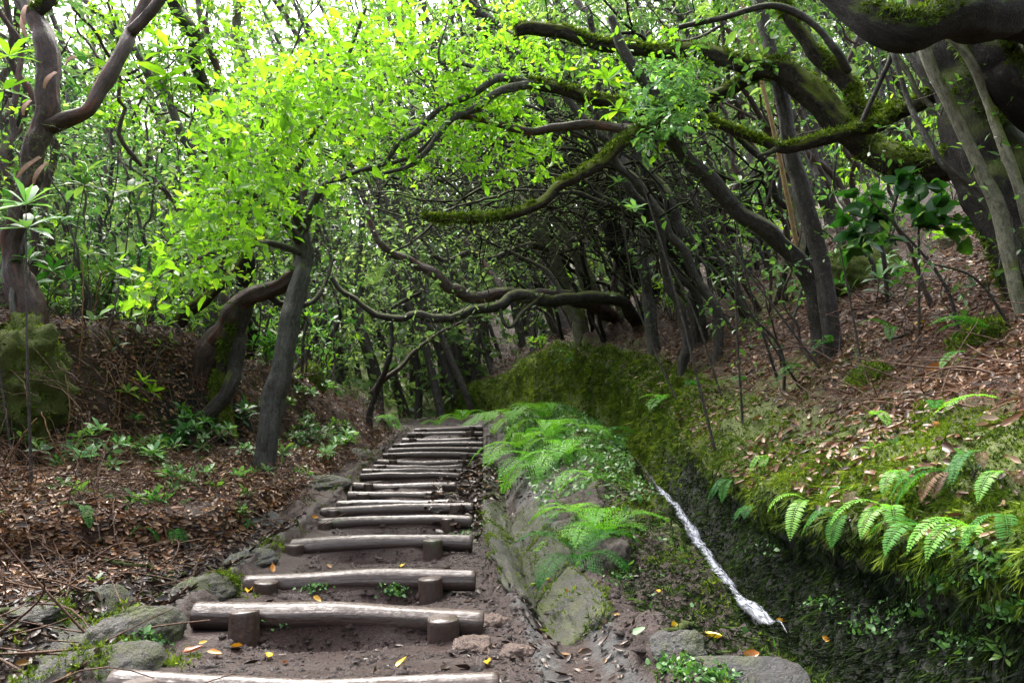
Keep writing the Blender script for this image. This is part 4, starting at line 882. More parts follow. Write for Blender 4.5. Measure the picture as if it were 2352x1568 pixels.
t.limb([(1300, 545, Yb), (1380, 565, Yb - .4), (1430, 555, Yb - .6), (1480, 530, Yb - .7)], .035, .012, 'bark_dark')
tw = t.twigs(in_poly([(900, 430), (1250, 400), (1300, 560), (1080, 620), (940, 600)], 170, (Yb - 1.6, Yb + .6)), curl=.25); sp_, sr = sprays(tw, 3, .3); tubes(t.gt, sp_, sr, 3, 0, cap=False)
foliate(t.gl, sp_[::2], 3, .05); t.done(leaf='leaf_far')
def arch(label, pts, r0, r1, mat, extra, poly, nt, yr, leaf='leaf_far', ls=.06, bare=2, n=3):
    w = based(pts); t = Tree('arching_tree', label, 'tree', w[0], 'bare trees arching over the far steps')
    t.limb(w, r0, r1, mat, 'trunk', .16, 12, .7, world=True, crook=.05, far=True)
    for e in extra: t.limb(*e, far=True)
    tw = t.twigs(in_poly(poly, nt, yr), curl=.25); sp_, sr = sprays(tw, 3, .3); tubes(t.gt, sp_, sr, 3, 0, cap=False); foliate(t.gl, sp_[::bare], n, ls); t.done(leaf=leaf)
arch('dark tree sweeping a long sagging bough low across the far steps', [(1480, 800, 12.3), (1455, 735, 12.0), (1400, 695, 11.5), (1270, 689, 11), (1230, 692, 10.9), (1180, 685, 10.8), (1147, 699, 10.7), (1087, 712, 10.6), (1064, 725, 10.5), (997, 727, 10.5), (947, 717, 10.5), (921, 725, 10.5), (864, 715, 10.5), (814, 692, 10.5), (781, 670, 10.5), (755, 630, 10.5)], .1, .025, 'bark_dark',
     [([(1147, 700, 10.7), (1154, 735, 10.6), (1167, 752, 10.6), (1182, 744, 10.6), (1200, 719, 10.7), (1247, 676, 10.9)], .022, .03, 'bark_dark'), ([(1300, 690, 11.1), (1250, 620, 11.3), (1150, 570, 11.4), (1050, 520, 11.3)], .04, .012, 'bark_dark')],
     [(760, 560), (1000, 520), (1250, 600), (1240, 760), (900, 800), (770, 720)], 150, (10, 12))
arch('thick dark bough arching left from the wall above the sagging one', [(1440, 780, 13), (1400, 720, 12.6), (1340, 690, 12), (1260, 690, 11.6), (1197, 685, 11.5), (1147, 675, 11.4), (1081, 679, 11.3), (1031, 659, 11.2), (997, 629, 11.2), (964, 615, 11.2), (931, 595, 11.2), (887, 579, 11.2), (857, 539, 11.2), (840, 470, 11.2)], .12, .04, 'bark_red',
     [([(1160, 676, 11.4), (1110, 600, 11.8), (1060, 540, 12), (1000, 440, 12.2)], .05, .015, 'bark_red'), ([(1040, 664, 11.2), (1020, 560, 11.3), (950, 480, 11.4)], .025, .01, 'bark_dark')],
     [(800, 440), (1000, 400), (1220, 500), (1200, 650), (860, 640)], 170, (10.6, 13))
arch('forked dark tree rising from the litter bank at the top of the steps', [(850, 935, 12.2), (874, 875, 12.1), (887, 839, 12), (894, 789, 12), (898, 729, 12), (906, 710, 12), (935, 685, 12), (961, 660, 12), (955, 600, 12), (930, 520, 12)], .05, .018, 'bark_dark',
     [([(852, 905, 12.2), (881, 872, 12.2), (921, 842, 12.3), (947, 812, 12.4), (1000, 770, 12.6), (1060, 740, 12.8)], .045, .02, 'bark_red')], [(800, 620), (1000, 560), (1080, 700), (1000, 820), (880, 800)], 120, (11.3, 13.2))
for i, (lab, pts, r0, r1, mat, poly) in enumerate([
    ('broad dark split trunk leaning left above the moss wall', [(1530, 730, 13), (1450, 620, 12.6), (1397, 522, 12.2), (1347, 433, 12), (1314, 366, 12), (1280, 300, 12), (1247, 233, 12), (1190, 150, 12), (1120, 70, 12), (1060, -40, 12)], .17, .08, 'bark_black', [(980, -40), (1250, -40), (1320, 250), (1180, 330)]),
    ('dark trunk slanting behind the topmost mossy bough', [(1600, 770, 9.6), (1560, 540, 9.5), (1500, 390, 9.5), (1420, 262, 9.5), (1320, 174, 9.5), (1247, 117, 9.5), (1187, 77, 9.5), (1120, 30, 9.5), (1040, -30, 9.5)], .09, .05, 'bark_dark', [(1040, -60), (1400, -60), (1420, 180), (1200, 200)]),
    ('grey-green upright trunk right of the twin pale trunks', [(1500, 740, 10.4), (1478, 610, 10.4), (1455, 480, 10.4), (1435, 380, 10.4), (1400, 280, 10.4), (1330, 160, 10.4), (1270, 40, 10.4)], .085, .05, 'bark_grey', [(1200, 0), (1460, 0), (1480, 280), (1300, 300)]),
    ('blue-grey trunk seen below the big mossy bough', [(1920, 600, 11.5), (1895, 425, 11.5), (1872, 330, 11.5), (1850, 240, 11.5), (1800, 100, 11.5), (1770, -30, 11.5)], .13, .09, 'bark_grey', [(1700, -40), (1980, -40), (2000, 240), (1750, 260)]),
    ('thin dark trunk leaning left beside the grey-green upright one', [(1560, 760, 9.0), (1500, 520, 8.9), (1450, 420, 8.8), (1390, 300, 8.8), (1360, 200, 8.8), (1340, 60, 8.8), (1300, -60, 8.8)], .055, .035, 'bark_dark', [(1260, -40), (1500, -40), (1540, 260), (1360, 280)]),
    ('long straight dark pole of a tree leaning left under the brown bough', [(1640, 740, 8.8), (1590, 600, 8.7), (1480, 430, 8.6), (1390, 330, 8.5), (1290, 220, 8.4), (1200, 130, 8.4), (1100, 60, 8.4)], .06, .03, 'bark_dark', [(1060, 0), (1330, 0), (1360, 200), (1160, 230)])]):
    simple('forest_tree', lab, pts, r0, r1, mat, 'leaf_mid', poly, 70, (pts[0][2] - .8, pts[0][2] + 1.2), .06, group='dark trees leaning over the steps', n=4)
# roof of the tunnel: tangled bare limbs
HAZE = 0
# ------------------------------------------------------------------ the thicket: trees behind, one by one
def thicket(name, label, x, y, h, lean, nst, leaf, lsz, tmpl, dens, mat, group, r=.06, seed_dir=None):
    b = np.array([x, y, gz(x, y)]); t = Tree(name, label, 'tree', b, group)
    for k in range(nst):
        bb = b + np.array([rng.normal(0, .15), rng.normal(0, .15), -.2]); hh = h * rng.uniform(.75, 1.1)
        ln = lean + rng.normal(0, .16); dy = rng.normal(0, .16)
        cv = rng.normal(0, .35)
        s = np.linspace(0, 1, 7)
        pts = bb + np.stack([-ln * hh * (s ** 1.15) + cv * hh * .18 * np.sin(np.pi * s) + rng.normal(0, .06, 7) * hh * .35, dy * hh * s + rng.normal(0, .05, 7) * hh * .4, hh * s], 1)
        r0 = r * rng.uniform(.65, 1.2)
        t.limb(pts, r0, r0 * .3, mat, 'trunk', .14, 9, .6, n=34, world=True, crook=.12, far=True)
        for _ in range(rng.integers(3, 6)):
            q = pts[rng.integers(2, 6)]; L = rng.uniform(.8, 1.8); dd = norm(np.array([rng.normal(-.5, .7), rng.normal(-.1, .6), rng.uniform(-.1, .8)]))
            e = q + dd * L; m1 = q + dd * L * .5 + rng.normal(0, .16, 3)
            t.limb([q, m1, e], r0 * .45, r0 * .12, mat, 'limb', .1, 6, .8, n=14, world=True, crook=.1, far=True)
    nd = np.concatenate(t.nodes); up = nd[nd[:, 2] > b[2] + h * .28]
    tg = up[rng.integers(0, len(up), dens)] + rng.normal(0, 1, (dens, 3)) * np.array([.55, .55, .42])
    tw = t.twigs(tg, curl=.22, K=6); sp_, sr = sprays(tw, 3, .3); tubes(t.gt, sp_, sr * 1.4, 3, 0, cap=False)
    foliate(t.gl, sp_, 4 if tmpl is not NEEDLE else 12, lsz, tmpl, flat=.6, jit=.9)
    t.done(leaf=leaf)
KIND = [('leaf_mid', .075, LEAF, 'green-leaved'), ('leaf_blue', .08, LEAF, 'mint-leaved'), ('leaf_heath', .03, NEEDLE, 'feathery grey-green heath'), ('leaf_glossy', .1, LANCE, 'glossy laurel-leaved'), ('leaf_far', .085, LEAF, 'yellow-green')]
BARK = [('bark_dark', 'dark'), ('bark_grey', 'grey'), ('bark_red', 'red-brown'), ('bark_twig', 'brown')]
def runs(n, xr, yr, where, group, leans, rr=.05, hs=(4.5, 7.5), kinds=(0, 1, 2, 3, 4), dens=120):
    pts = []
    while len(pts) < n:
        y = rng.uniform(*yr); x = rng.uniform(*xr)
        lx = np.interp(y, LN['bt'][:, 0], LN['bt'][:, 1]) - .3 if xr[0] < 0 else np.interp(y, LN['mt'][:, 0], LN['mt'][:, 1]) + .35
        X = lx + x
        if all((X - a) ** 2 + (y - b) ** 2 > .45 for a, b in pts):
            u, v = proj(np.array([X, y, 0.]))
            if -350 < u < 2700: pts.append((X, y))
    pts.sort(key=lambda p: p[0] / p[1])
    cnt = {}
    for X, y in pts:
        k = KIND[rng.choice(kinds)]; bm_ = BARK[rng.choice(4, p=[.4, .25, .2, .15])]; nst = rng.integers(1, 4)
        key = ('multi-stemmed ' if nst > 1 else 'single-stemmed ') + f'{bm_[1]} {k[3]} tree'
        cnt[key] = cnt.get(key, 0) + 1; o = ['first', 'second', 'third', 'fourth', 'fifth', 'sixth', 'seventh', 'eighth', 'ninth', 'tenth'][cnt[key] - 1]
        thicket('thicket_tree', f'{o} {key} {where}', X, y, rng.uniform(*hs), rng.uniform(*leans), nst, k[0], k[1] * (1 + .03 * max(0, y - 9)), k[2] if y < 11 or k[2] is NEEDLE else QUAD, dens, bm_[0], group, rr * rng.uniform(.8, 1.3))
runs(28, (-8, 0), (7.6, 18), 'along the littered bank', 'thicket trees on the littered bank', (.05, .4))
runs(16, (.3, 9), (8.6, 14.5), 'along the leaf-strewn slope', 'thicket trees on the leaf-strewn slope', (.15, .55), kinds=(0, 0, 2, 3, 4), dens=110)
# bare limbs roofing the tunnel
AR = []
while len(AR) < 21:
    y = rng.uniform(9, 15.5); x = np.interp(y, LN['mt'][:, 0], LN['mt'][:, 1]) + rng.uniform(.2, 2.2)
    if all((x - p[0]) ** 2 + (y - p[1]) ** 2 > .25 for p in AR): AR.append((x, y))
AR.sort(key=lambda p: p[1])
for k, (x, y) in enumerate(AR):
    b = np.array([x, y, gz(x, y)]); o = (ORD[k % 18 + 1] if k % 18 else 'nearest') + (' thin-limbed' if k < 18 else ' thick-limbed')
    t = Tree('tunnel_tree', f'{o} bare crooked tree roofing the far steps from the slope', 'tree', b, 'bare trees roofing the far steps')
    for q in range(rng.integers(2, 4)):
        L = rng.uniform(2.2, 4.8); hh = rng.uniform(1.4, 3.4); s = np.linspace(0, 1, 8)
        pts = b + np.stack([.1 * q - L * s ** 1.25, rng.uniform(-1.6, .5) * s + rng.normal(0, .1, 8), -.15 + hh * np.sin(s * rng.uniform(1.5, 2.5)) ** .9 + rng.normal(0, .1, 8)], 1); pts[0] = b - np.array([0, 0, .2])
        r0 = rng.uniform(.02, .045) if k < 19 else rng.uniform(.04, .07); t.limb(pts, r0, r0 * .25, ['bark_dark', 'bark_black', 'bark_dark', 'bark_black'][rng.integers(4)], 'trunk', .16, 9, 1.0, n=44, world=True, crook=.13, far=True)
        for _ in range(11):
            a_ = pts[rng.integers(2, 7)]; dd = norm(np.array([rng.normal(-.6, .8), rng.normal(0, .6), rng.normal(.15, .45)])); l_ = rng.uniform(.7, 2.3)
            t.limb([a_, a_ + dd * l_ * .5 + rng.normal(0, .16, 3), a_ + dd * l_ + rng.normal(0, .12, 3)], r0 * .36, r0 * .12, 'bark_black', 'limb', .1, 5, 1.0, n=16, world=True, crook=.12, far=True)
    nd = np.concatenate(t.nodes); nd = nd[nd[:, 2] > b[2] + .6]; tg = nd[rng.integers(0, len(nd), 70)] + rng.normal(0, .4, (70, 3))
    tw = t.twigs(tg, curl=.25, K=6, rmin=.002); sp_, sr = sprays(tw, 2, .35); tubes(t.gt, sp_, sr * 1.3, 3, 0, cap=False); foliate(t.gl, sp_[::4], 3, .06, QUAD); t.done(leaf='leaf_far', twig_mat='bark_dark')
runs(9, (-2, 0), (14, 20), 'beyond the litter bank at the far bend', 'trees at the far bend', (-.35, .3), kinds=(0, 2, 4), dens=80)
runs(3, (.6, 2), (15, 21), 'above the moss wall at the far bend', 'trees at the far bend', (.3, .8), kinds=(0, 2, 4), dens=80)

# ------------------------------------------------------------------ the far wood, one mass
g = Geo(); gt = Geo()
n = 620
yy = rng.uniform(19, 46, n); xx = rng.uniform(-.78, .78, n) * yy
zz = np.array([gz(a, b) for a, b in zip(xx, yy)]); hh = rng.uniform(5, 17, n)
s = np.linspace(0, 1, 8)
pts = np.stack([xx[:, None] - rng.uniform(.05, .55, (n, 1)) * hh[:, None] * s ** 1.2 + rng.normal(0, .15, (n, 8)), yy[:, None] + rng.normal(0, .15, (n, 8)), zz[:, None] - .2 + hh[:, None] * s], -1)
tubes(gt, pts, rng.uniform(.05, .14, (n, 1)) * (1 - .7 * s), 6, .1, cap=False)
m = 34
tt = rng.uniform(.05, 1, (n, m)); k = np.minimum((tt * 7).astype(int), 6); a = pts[np.arange(n)[:, None], k]
d = rdir(n * m, .2).reshape(n, m, 3); L = rng.uniform(.5, 2.2, (n, m, 1)); s5 = np.linspace(0, 1, 5)[None, None, :, None]
br = (a[:, :, None] + d[:, :, None] * L[:, :, None] * s5 + rng.normal(0, .1, (n, m, 5, 3)) * s5).reshape(n * m, 5, 3)
tubes(gt, br, np.broadcast_to(np.linspace(.014, .004, 5), (n * m, 5)), 3, 0, cap=False)
foliate(g, br, 11, .2, QUAD, frac=.2, flat=.5, jit=1.1)
# unseen wood behind and above the camera, added to hold back skylight
bx = np.concatenate([rng.uniform([-9, -9, 1.2], [9, -2.2, 7], (700, 3)), rng.uniform([-9, -2, 3.6], [-2.2, 6, 7], (60, 3))])
bq = bx[:, None] + rdir(len(bx), .1)[:, None] * np.linspace(0, .7, 5)[None, :, None]; gB = Geo()
tubes(gB, bq, np.broadcast_to(np.linspace(.006, .002, 5), (len(bx), 5)), 3, 0, cap=False); gC = Geo(); foliate(gC, bq, 12, .13, QUAD, flat=.5, jit=1.1)
V3 = crown(gB, gC, M['bark_twig'], M['leaf_mid'], None, 'surrounding_foliage'); stuff(V3); tag(V3, 'unseen leafy wood added against skylight around the place the picture is taken from', 'foliage')
V1 = gt.obj('far_wood', M['bark_twig']); stuff(V1); tag(V1, 'mass of far tangled dark stems closing off the valley', 'wood')
V2 = g.obj('far_foliage', M['leaf_far']); stuff(V2); tag(V2, 'mass of far yellow-green foliage under the pale sky', 'foliage')

# ------------------------------------------------------------------ plants
def rosette_geo(gl, gs, c, up, nl, L, tmpl=LANCE, el=.35, w=1.0):
    an = np.arange(nl) * 2.4 + rng.uniform(0, 6); up = norm(np.asarray(up, float)); x = norm(np.cross(up, [.3, .9, .1])); y = np.cross(up, x)
    e = np.linspace(el + .5, el - .45, nl) + rng.normal(0, .12, nl)
    d = (np.cos(an)[:, None] * x + np.sin(an)[:, None] * y) * np.cos(e)[:, None] + up * np.sin(e)[:, None]
    leaves(gl, c + d * .006, d, np.broadcast_to(up, d.shape) + rng.normal(0, .15, d.shape), L * rng.uniform(.7, 1.1, nl), tmpl, rng.uniform(.15, 1, nl), w)
def shrub(label, c, h, nsh, nl, L, leaf, name='shrub', group=None, tmpl=LANCE, spread=.5, cat='shrub', w=1.0):
    o = thing(name, label, cat, c, group); gl, gs = Geo(), Geo()
    for k in range(nsh):
        d = norm(np.array([rng.normal(0, spread), rng.normal(0, spread), 1.0])); hh = h * rng.uniform(.55, 1.1) if nsh > 1 else h
        s = np.linspace(0, 1, 7)[:, None]; pts = c - np.array([0, 0, .04]) + d * s * hh + rng.normal(0, .12, 3) * hh * np.sin(s * 3.1) * .4
        tubes(gs, pts, np.linspace(.006, .003, 7) * (1 + h * .5), 6, 0)
        rosette_geo(gl, gs, pts[-1], d + np.array([0, 0, .5]), nl, L, tmpl, w=w)
        if hh > .3: rosette_geo(gl, gs, pts[4], d, nl // 2, L * .9, tmpl, el=.2, w=w)
    crown(gs, gl, M['bark_twig'], M[leaf], o, 'foliage'); return o
def at(u, v):
    p, n = hit(u, v); return p
for (u, v, h, ns, nl, L, lf, lab) in [
    (555, 1105, .1, 1, 12, .15, 'leaf_blue', 'star-shaped rosette seedling with pale green leaves beside the grey trunk'), (355, 1065, .14, 2, 9, .15, 'leaf_blue', 'low glossy seedling in the red litter left of the star-shaped rosette'),
    (405, 1010, .34, 4, 8, .14, 'leaf_glossy', 'bushy glossy shrub with drooping leaves before the dark hollow'), (535, 985, .4, 4, 9, .15, 'leaf_glossy', 'dark glossy shrub shining against the crooked legs of the gnarled tree'),
    (295, 1165, .12, 2, 9, .11, 'leaf_mid', 'bright seedling pair among dead leaves on the terrace edge'), (375, 1130, .1, 2, 9, .1, 'leaf_mid', 'light green seedling just behind the terrace edge pair'),
    (420, 1120, .1, 2, 9, .1, 'leaf_mid', 'light green seedling nearest to the terrace middle'), (545, 1180, .08, 2, 8, .1, 'leaf_mid', 'small flat seedling at the foot of the terrace by the boulder'), (570, 1150, .1, 2, 8, .09, 'leaf_mid', 'thin seedling above the smooth pale boulder'),
    (205, 1345, .06, 1, 8, .08, 'leaf_mid', 'tiny seedling in the dark wet litter above the corner slabs'), (15, 1000, .16, 2, 8, .11, 'leaf_blue', 'small seedling at the foot of the mossy boulder'),
    (155, 600, .9, 5, 9, .2, 'leaf_glossy', 'large laurel shrub with broad whorls below the peeling tree'), (240, 660, .8, 5, 9, .2, 'leaf_mid', 'tall whorled shrub on the bank edge beside the laurel shrub'), (330, 690, .8, 4, 9, .2, 'leaf_mid', 'whorled shrub under the lime crown on the bank'),
    (100, 660, .7, 4, 9, .2, 'leaf_glossy', 'glossy shrub against the red root of the peeling tree'), (480, 760, .7, 4, 8, .15, 'leaf_mid', 'light shrub between the leaning trunk and the gnarled tree'),
    (1545, 735, .7, 9, 8, .13, 'leaf_lime', 'bright lime shrub standing on the leaf-strewn slope'), (1465, 755, .5, 6, 8, .12, 'leaf_mid', 'smaller green shrub beside the bright lime one'), (1620, 740, .5, 5, 8, .12, 'leaf_mid', 'green shrub uphill of the bright lime one'),
    (2010, 700, .5, 4, 8, .16, 'leaf_glossy', 'dark glossy shrub behind the twin dark stems'), (2230, 1100, .12, 2, 7, .06, 'leaf_mid', 'small bright seedling among brown fronds on the slope'), (2310, 1530, .1, 3, 7, .05, 'leaf_mid', 'bright little plant low on the dark wet wall'),
    (1245, 800, .3, 4, 8, .14, 'leaf_lime', 'bright shrub at the foot of the pale twin trunks'), (2020, 1040, .1, 2, 7, .06, 'leaf_mid', 'tiny seedling beside the long arched fern'), (1715, 770, .25, 3, 7, .1, 'leaf_mid', 'small seedling with upright leaves between sapling stems on the slope')]:
    shrub(lab, at(u, v), h, ns, nl, L, lf, 'seedling' if h < .2 else 'shrub', None, LANCE, .5, 'seedling' if h < .2 else 'shrub', 1.25)
# undergrowth along the bank edge and up the slope
def under(n, side, y0, y1, off, where, group, hs, L):
    ps = []
    for k in range(n):
        y = rng.uniform(y0, y1); t_ = LN['bt' if side < 0 else 'mt']; ps.append((np.interp(y, t_[:, 0], t_[:, 1]) + side * rng.uniform(*off), y))
    ps.sort(key=lambda p: p[0] / p[1]); cn = {}
    for x, y in ps:
        lf, nm = [('leaf_mid', 'mid-green'), ('leaf_glossy', 'glossy dark'), ('leaf_blue', 'pale mint-green'), ('leaf_lime', 'lime-green')][rng.choice(4, p=[.35, .2, .25, .2])]
        cn[nm] = cn.get(nm, -1) + 1
        shrub(f"{['first', *ORD[1:]][cn[nm]]} {nm} bush {where}", np.array([x, y, gz(x, y)]), rng.uniform(*hs), rng.integers(4, 9), 9, L * rng.uniform(.75, 1.15), lf, 'bush', group, LANCE, .55, 'bush', 1.35)
sd_ = []
while len(sd_) < 26:
    y = rng.uniform(5.3, 10); x = np.interp(y, LN['bb'][:, 0], LN['bb'][:, 1]) * (1 - (f_ := rng.uniform(.05, .95))) + np.interp(y, LN['te'][:, 0], LN['te'][:, 1]) * f_
    if all((x - q[0]) ** 2 + (y - q[1]) ** 2 > .06 for q in sd_): sd_.append((x, y))
sd_.sort(key=lambda p: p[0] / p[1])
for k, (x, y) in enumerate(sd_):
    lf, nm = [('leaf_mid', 'mid-green'), ('leaf_blue', 'mint-green')][k % 2]
    shrub(f"{['first', *ORD[1:]][k // 2]} {nm} litter seedling across the terrace from the mossy boulder", np.array([x, y, gz(x, y)]), rng.uniform(.06, .2), rng.integers(1, 4), 9, rng.uniform(.09, .15), lf, 'seedling', 'seedlings scattered over the littered terrace', LANCE, .5, 'seedling', 1.25)
under(34, -1, 6.6, 15, (-.1, 2.6), 'along the top of the littered bank', 'bushes on the littered bank', (.35, 1.5), .17)
under(20, -1, 6.2, 11, (-.75, -.15), 'at the foot of the littered bank', 'bushes at the foot of the littered bank', (.12, .45), .12)
under(24, 1, 7, 15, (3.2, 8.5), 'high on the leaf-strewn slope behind the dark stems', 'bushes high on the slope', (.5, 1.7), .14)
under(26, 1, 7.5, 16, (.5, 4.5), 'among the trunks of the leaf-strewn slope', 'bushes on the leaf-strewn slope', (.25, 1.1), .13)
def stems(n, side, y0, y1, off, where, group, hs):
    ps = []
    for k in range(n):
        y = rng.uniform(y0, y1); t_ = LN['bt' if side < 0 else 'mt']; ps.append((np.interp(y, t_[:, 0], t_[:, 1]) + side * rng.uniform(*off), y))
    ps.sort(key=lambda p: p[0] / p[1])
    cn = {}
    for x, y in ps:
        bm_, nm = BARK[rng.choice(4)]; cn[nm] = cn.get(nm, -1) + 1; b = np.array([x, y, gz(x, y)]); h = rng.uniform(*hs); r = rng.uniform(.01, .026)
        t = Tree('sapling', f"{['first', *ORD[1:]][cn[nm]]} {nm} pole-thin sapling {where}", 'sapling', b, group); s = np.linspace(0, 1, 6)
        t.limb(b + np.stack([-rng.uniform(-.1, .45) * h * s, rng.normal(0, .1) * h * s, h * s - .06], 1), r, r * .4, bm_, 'stem', .1, 7, .6, n=26, world=True, crook=.12, far=True)
        nd = t.nodes[0][8:]; tw = t.twigs(nd[rng.integers(0, len(nd), 14)] + rng.normal(0, .22, (14, 3)), K=6); sp_, sr = sprays(tw, 2, .16); tubes(t.gt, sp_, sr, 3, 0, cap=False); foliate(t.gl, sp_, 3, .055); t.done(leaf=['leaf_mid', 'leaf_lime', 'leaf_blue'][rng.integers(3)])
stems(36, -1, 6.5, 14, (-.1, 2.2), 'on top of the littered bank', 'saplings on the littered bank', (1.0, 2.8))
stems(30, 1, 6, 15, (.3, 3.5), 'rising from the leaf-strewn slope', 'saplings on the leaf-strewn slope', (1.0, 3.0))
# airborne whorls on long shoots (upper right, upper left)
for (u0, v0, u1, v1, Y, nl, L, lf, lab) in [(1900, 800, 1478, 305, 6.4, 10, .2, 'leaf_lime', 'whorl of long lime leaves where brown bough meets mossy branch'), (1640, 720, 1395, 185, 6.3, 12, .2, 'leaf_lime', 'whorl of long lime leaves under the topmost mossy bough'),
    (1660, 760, 1460, 480, 7.6, 10, .16, 'leaf_blue', 'whorl of grey-green leaves in front of the grey-green trunk'), (1700, 760, 1700, 420, 6.6, 9, .15, 'leaf_mid', 'whorl of leaves over the dark arching stem'), (60, 700, 20, 130, 6.2, 10, .24, 'leaf_lime', 'yellow-green whorl at the upper picture edge'),
    (100, 720, 60, 470, 5.6, 11, .26, 'leaf_blue', 'pale blurred whorl in front of the peeling tree'), (170, 700, 200, 395, 7.6, 11, .24, 'leaf_mid', 'dark star-like whorl beside the elbowed branch'), (250, 700, 300, 440, 7.6, 10, .26, 'leaf_mid', 'broad-leaved whorl above the laurel shrub'),
    (1560, 700, 1420, 420, 8.4, 9, .15, 'leaf_mid', 'whorl of leaves behind the mossy broken branch'), (420, 620, 385, 120, 9.0, 12, .4, 'leaf_lime', 'large translucent whorl high in the pale corner')]:
    b = P(u0, v0, Y); b[2] = gz(b[0], Y); e = P(u1, v1, Y)
    o = thing('tall_shoot', lab, 'shoot', b); gs, gl = Geo(), Geo()
    pts = spline([b - np.array([0, 0, .1]), b * .5 + e * .5 + rng.normal(0, .08, 3), e], 24); tubes(gs, pts, np.linspace(.012, .004, 24), 7, .05); pass
    rosette_geo(gl, gs, e, (0, -.25, 1), nl, L, LANCE, w=1.3); rosette_geo(gl, gs, pts[-3], (0, -.2, 1), nl - 3, L, LANCE, .1, 1.3); crown(gs, gl, M['bark_twig'], M[lf], o, 'foliage')
# broad-leaved plant in the dark on the right
for (u, v, Y, lab, nl, lf, pp) in [(1960, 640, 5.6, 'broad-leaved shrub with round dark green leaves under the giant tree', 16, 'leaf_glossy', [(1860, 520), (1990, 420), (2060, 440), (2040, 560), (1900, 560)]),
                               (2100, 640, 5.4, 'shaded shrub with hanging leaves below the big mossy bough', 14, 'leaf_glossy', [(2050, 400), (2250, 420), (2250, 560), (2080, 560)])]:
    b = P(u, v, Y); b[2] = gz(b[0], Y); t = Tree('shrub', lab, 'shrub', b)
    t.limb([b - np.array([0, 0, .1]), b + np.array([.02, 0, .2]), P(pp[0][0] + 60, pp[0][1], Y)], .012, .006, 'bark_twig', 'stem', .1, 8, world=True)
    tw = t.twigs(in_poly(pp, nl, (Y - .25, Y + .25)), rmin=.0025); foliate(t.gl, tw, 7, .13, HEART, frac=.3, jit=.8, flat=.5, sz_var=.2); t.done(leaf=lf)

def frond(g, base, d0, L, W, np_=18, droop=1.0, up=(0, 0, 1), pin=2, lv=None, taper=.75):
    """a fern frond arching from base along d0"""
    d0 = norm(np.asarray(d0, float)); K = np_ + 3
    p = [np.asarray(base, float)]; d = d0.copy(); step = L / K
    for k in range(K): 
        d = norm(d + np.array([0, 0, -droop * 1.6 / K])); p.append(p[-1] + d * step)
    p = np.array(p); tan = norm(np.gradient(p, axis=0)); sd = norm(np.cross(tan, np.asarray(up, float) + 1e-3)); nn = np.cross(sd, tan)
    lvv = rng.uniform(.2, .9) if lv is None else lv
    t = np.linspace(0, 1, K + 1)
    wd = .0016 * (1.2 - t); 
    V = np.concatenate([p + sd * wd[:, None] + nn * .001, p - sd * wd[:, None] + nn * .001]); i = np.arange(K)
    g.add(V, [np.stack([i, i + 1, K + 1 + i + 1, K + 1 + i], 1)], lv=lvv * .8)
    idx = np.arange(2, K + 1); tt = t[idx]
    ln = W * np.sin(np.pi * np.clip(tt * .86 + .14, 0, 1)) ** .7 * np.where(tt > taper, 1 - .5 * (tt - taper) / (1 - taper), 1)
    for s in (-1, 1):
        dirs = norm(sd[idx] * s + tan[idx] * .35 + nn[idx] * .1 + rng.normal(0, .05, (len(idx), 3)))
        if pin == 1:
            leaves(g, p[idx], dirs, nn[idx] + rng.normal(0, .06, (len(idx), 3)), ln, LANCE, np.clip(lvv + rng.normal(0, .08, len(idx)), 0, 1), np.clip(step / ln * 3.4, .5, 3.0))
        else:
            m = 7; f = np.linspace(.12, .95, m)
            c = p[idx][:, None] + dirs[:, None] * (ln[:, None] * f)[..., None] + np.array([0, 0, -.12]) * (ln[:, None] * f ** 2)[..., None]
            for s2 in (-1, 1):
                dd = norm(dirs[:, None] * .5 + s2 * tan[idx][:, None] + rng.normal(0, .12, c.shape))
                leaves(g, c.reshape(-1, 3), dd.reshape(-1, 3), np.repeat(nn[idx], m, 0) + rng.normal(0, .1, (len(idx) * m, 3)), (step * .95 * (1 - .6 * f)[None] * np.ones((len(idx), 1))).ravel() * 1.1, QUAD, np.clip(lvv + rng.normal(0, .1, len(idx) * m), 0, 1), 1.1)
def fern(label, c, nf, L, W, mat='fern', el=(.2, 1.0), az=(0, 6.28), droop=1.0, pin=1, group=None, np_=20, dead=0, dirb=None):
    o = thing('fern', label, 'fern', c, group); c = np.array(c)
    for k in range(nf + dead):
        a = az[0] + (az[1] - az[0]) * (k + rng.uniform(.1, .9)) / (nf + dead); e = rng.uniform(*el)
        d = np.array([math.cos(a) * math.cos(e), math.sin(a) * math.cos(e), math.sin(e)]); g = Geo(); l_ = L * rng.uniform(.7, 1.1) * (1 if k < nf else .6)
        frond(g, c, d, l_, W * rng.uniform(.85, 1.1), np_, droop, (0, 0, 1), pin); g.obj('frond' if k < nf else 'dead_frond', M[mat if k < nf else 'fern_dead'], o)
    return o
HG = 'hard ferns hanging from the slope'
DOWN = (2.4, 5.0)
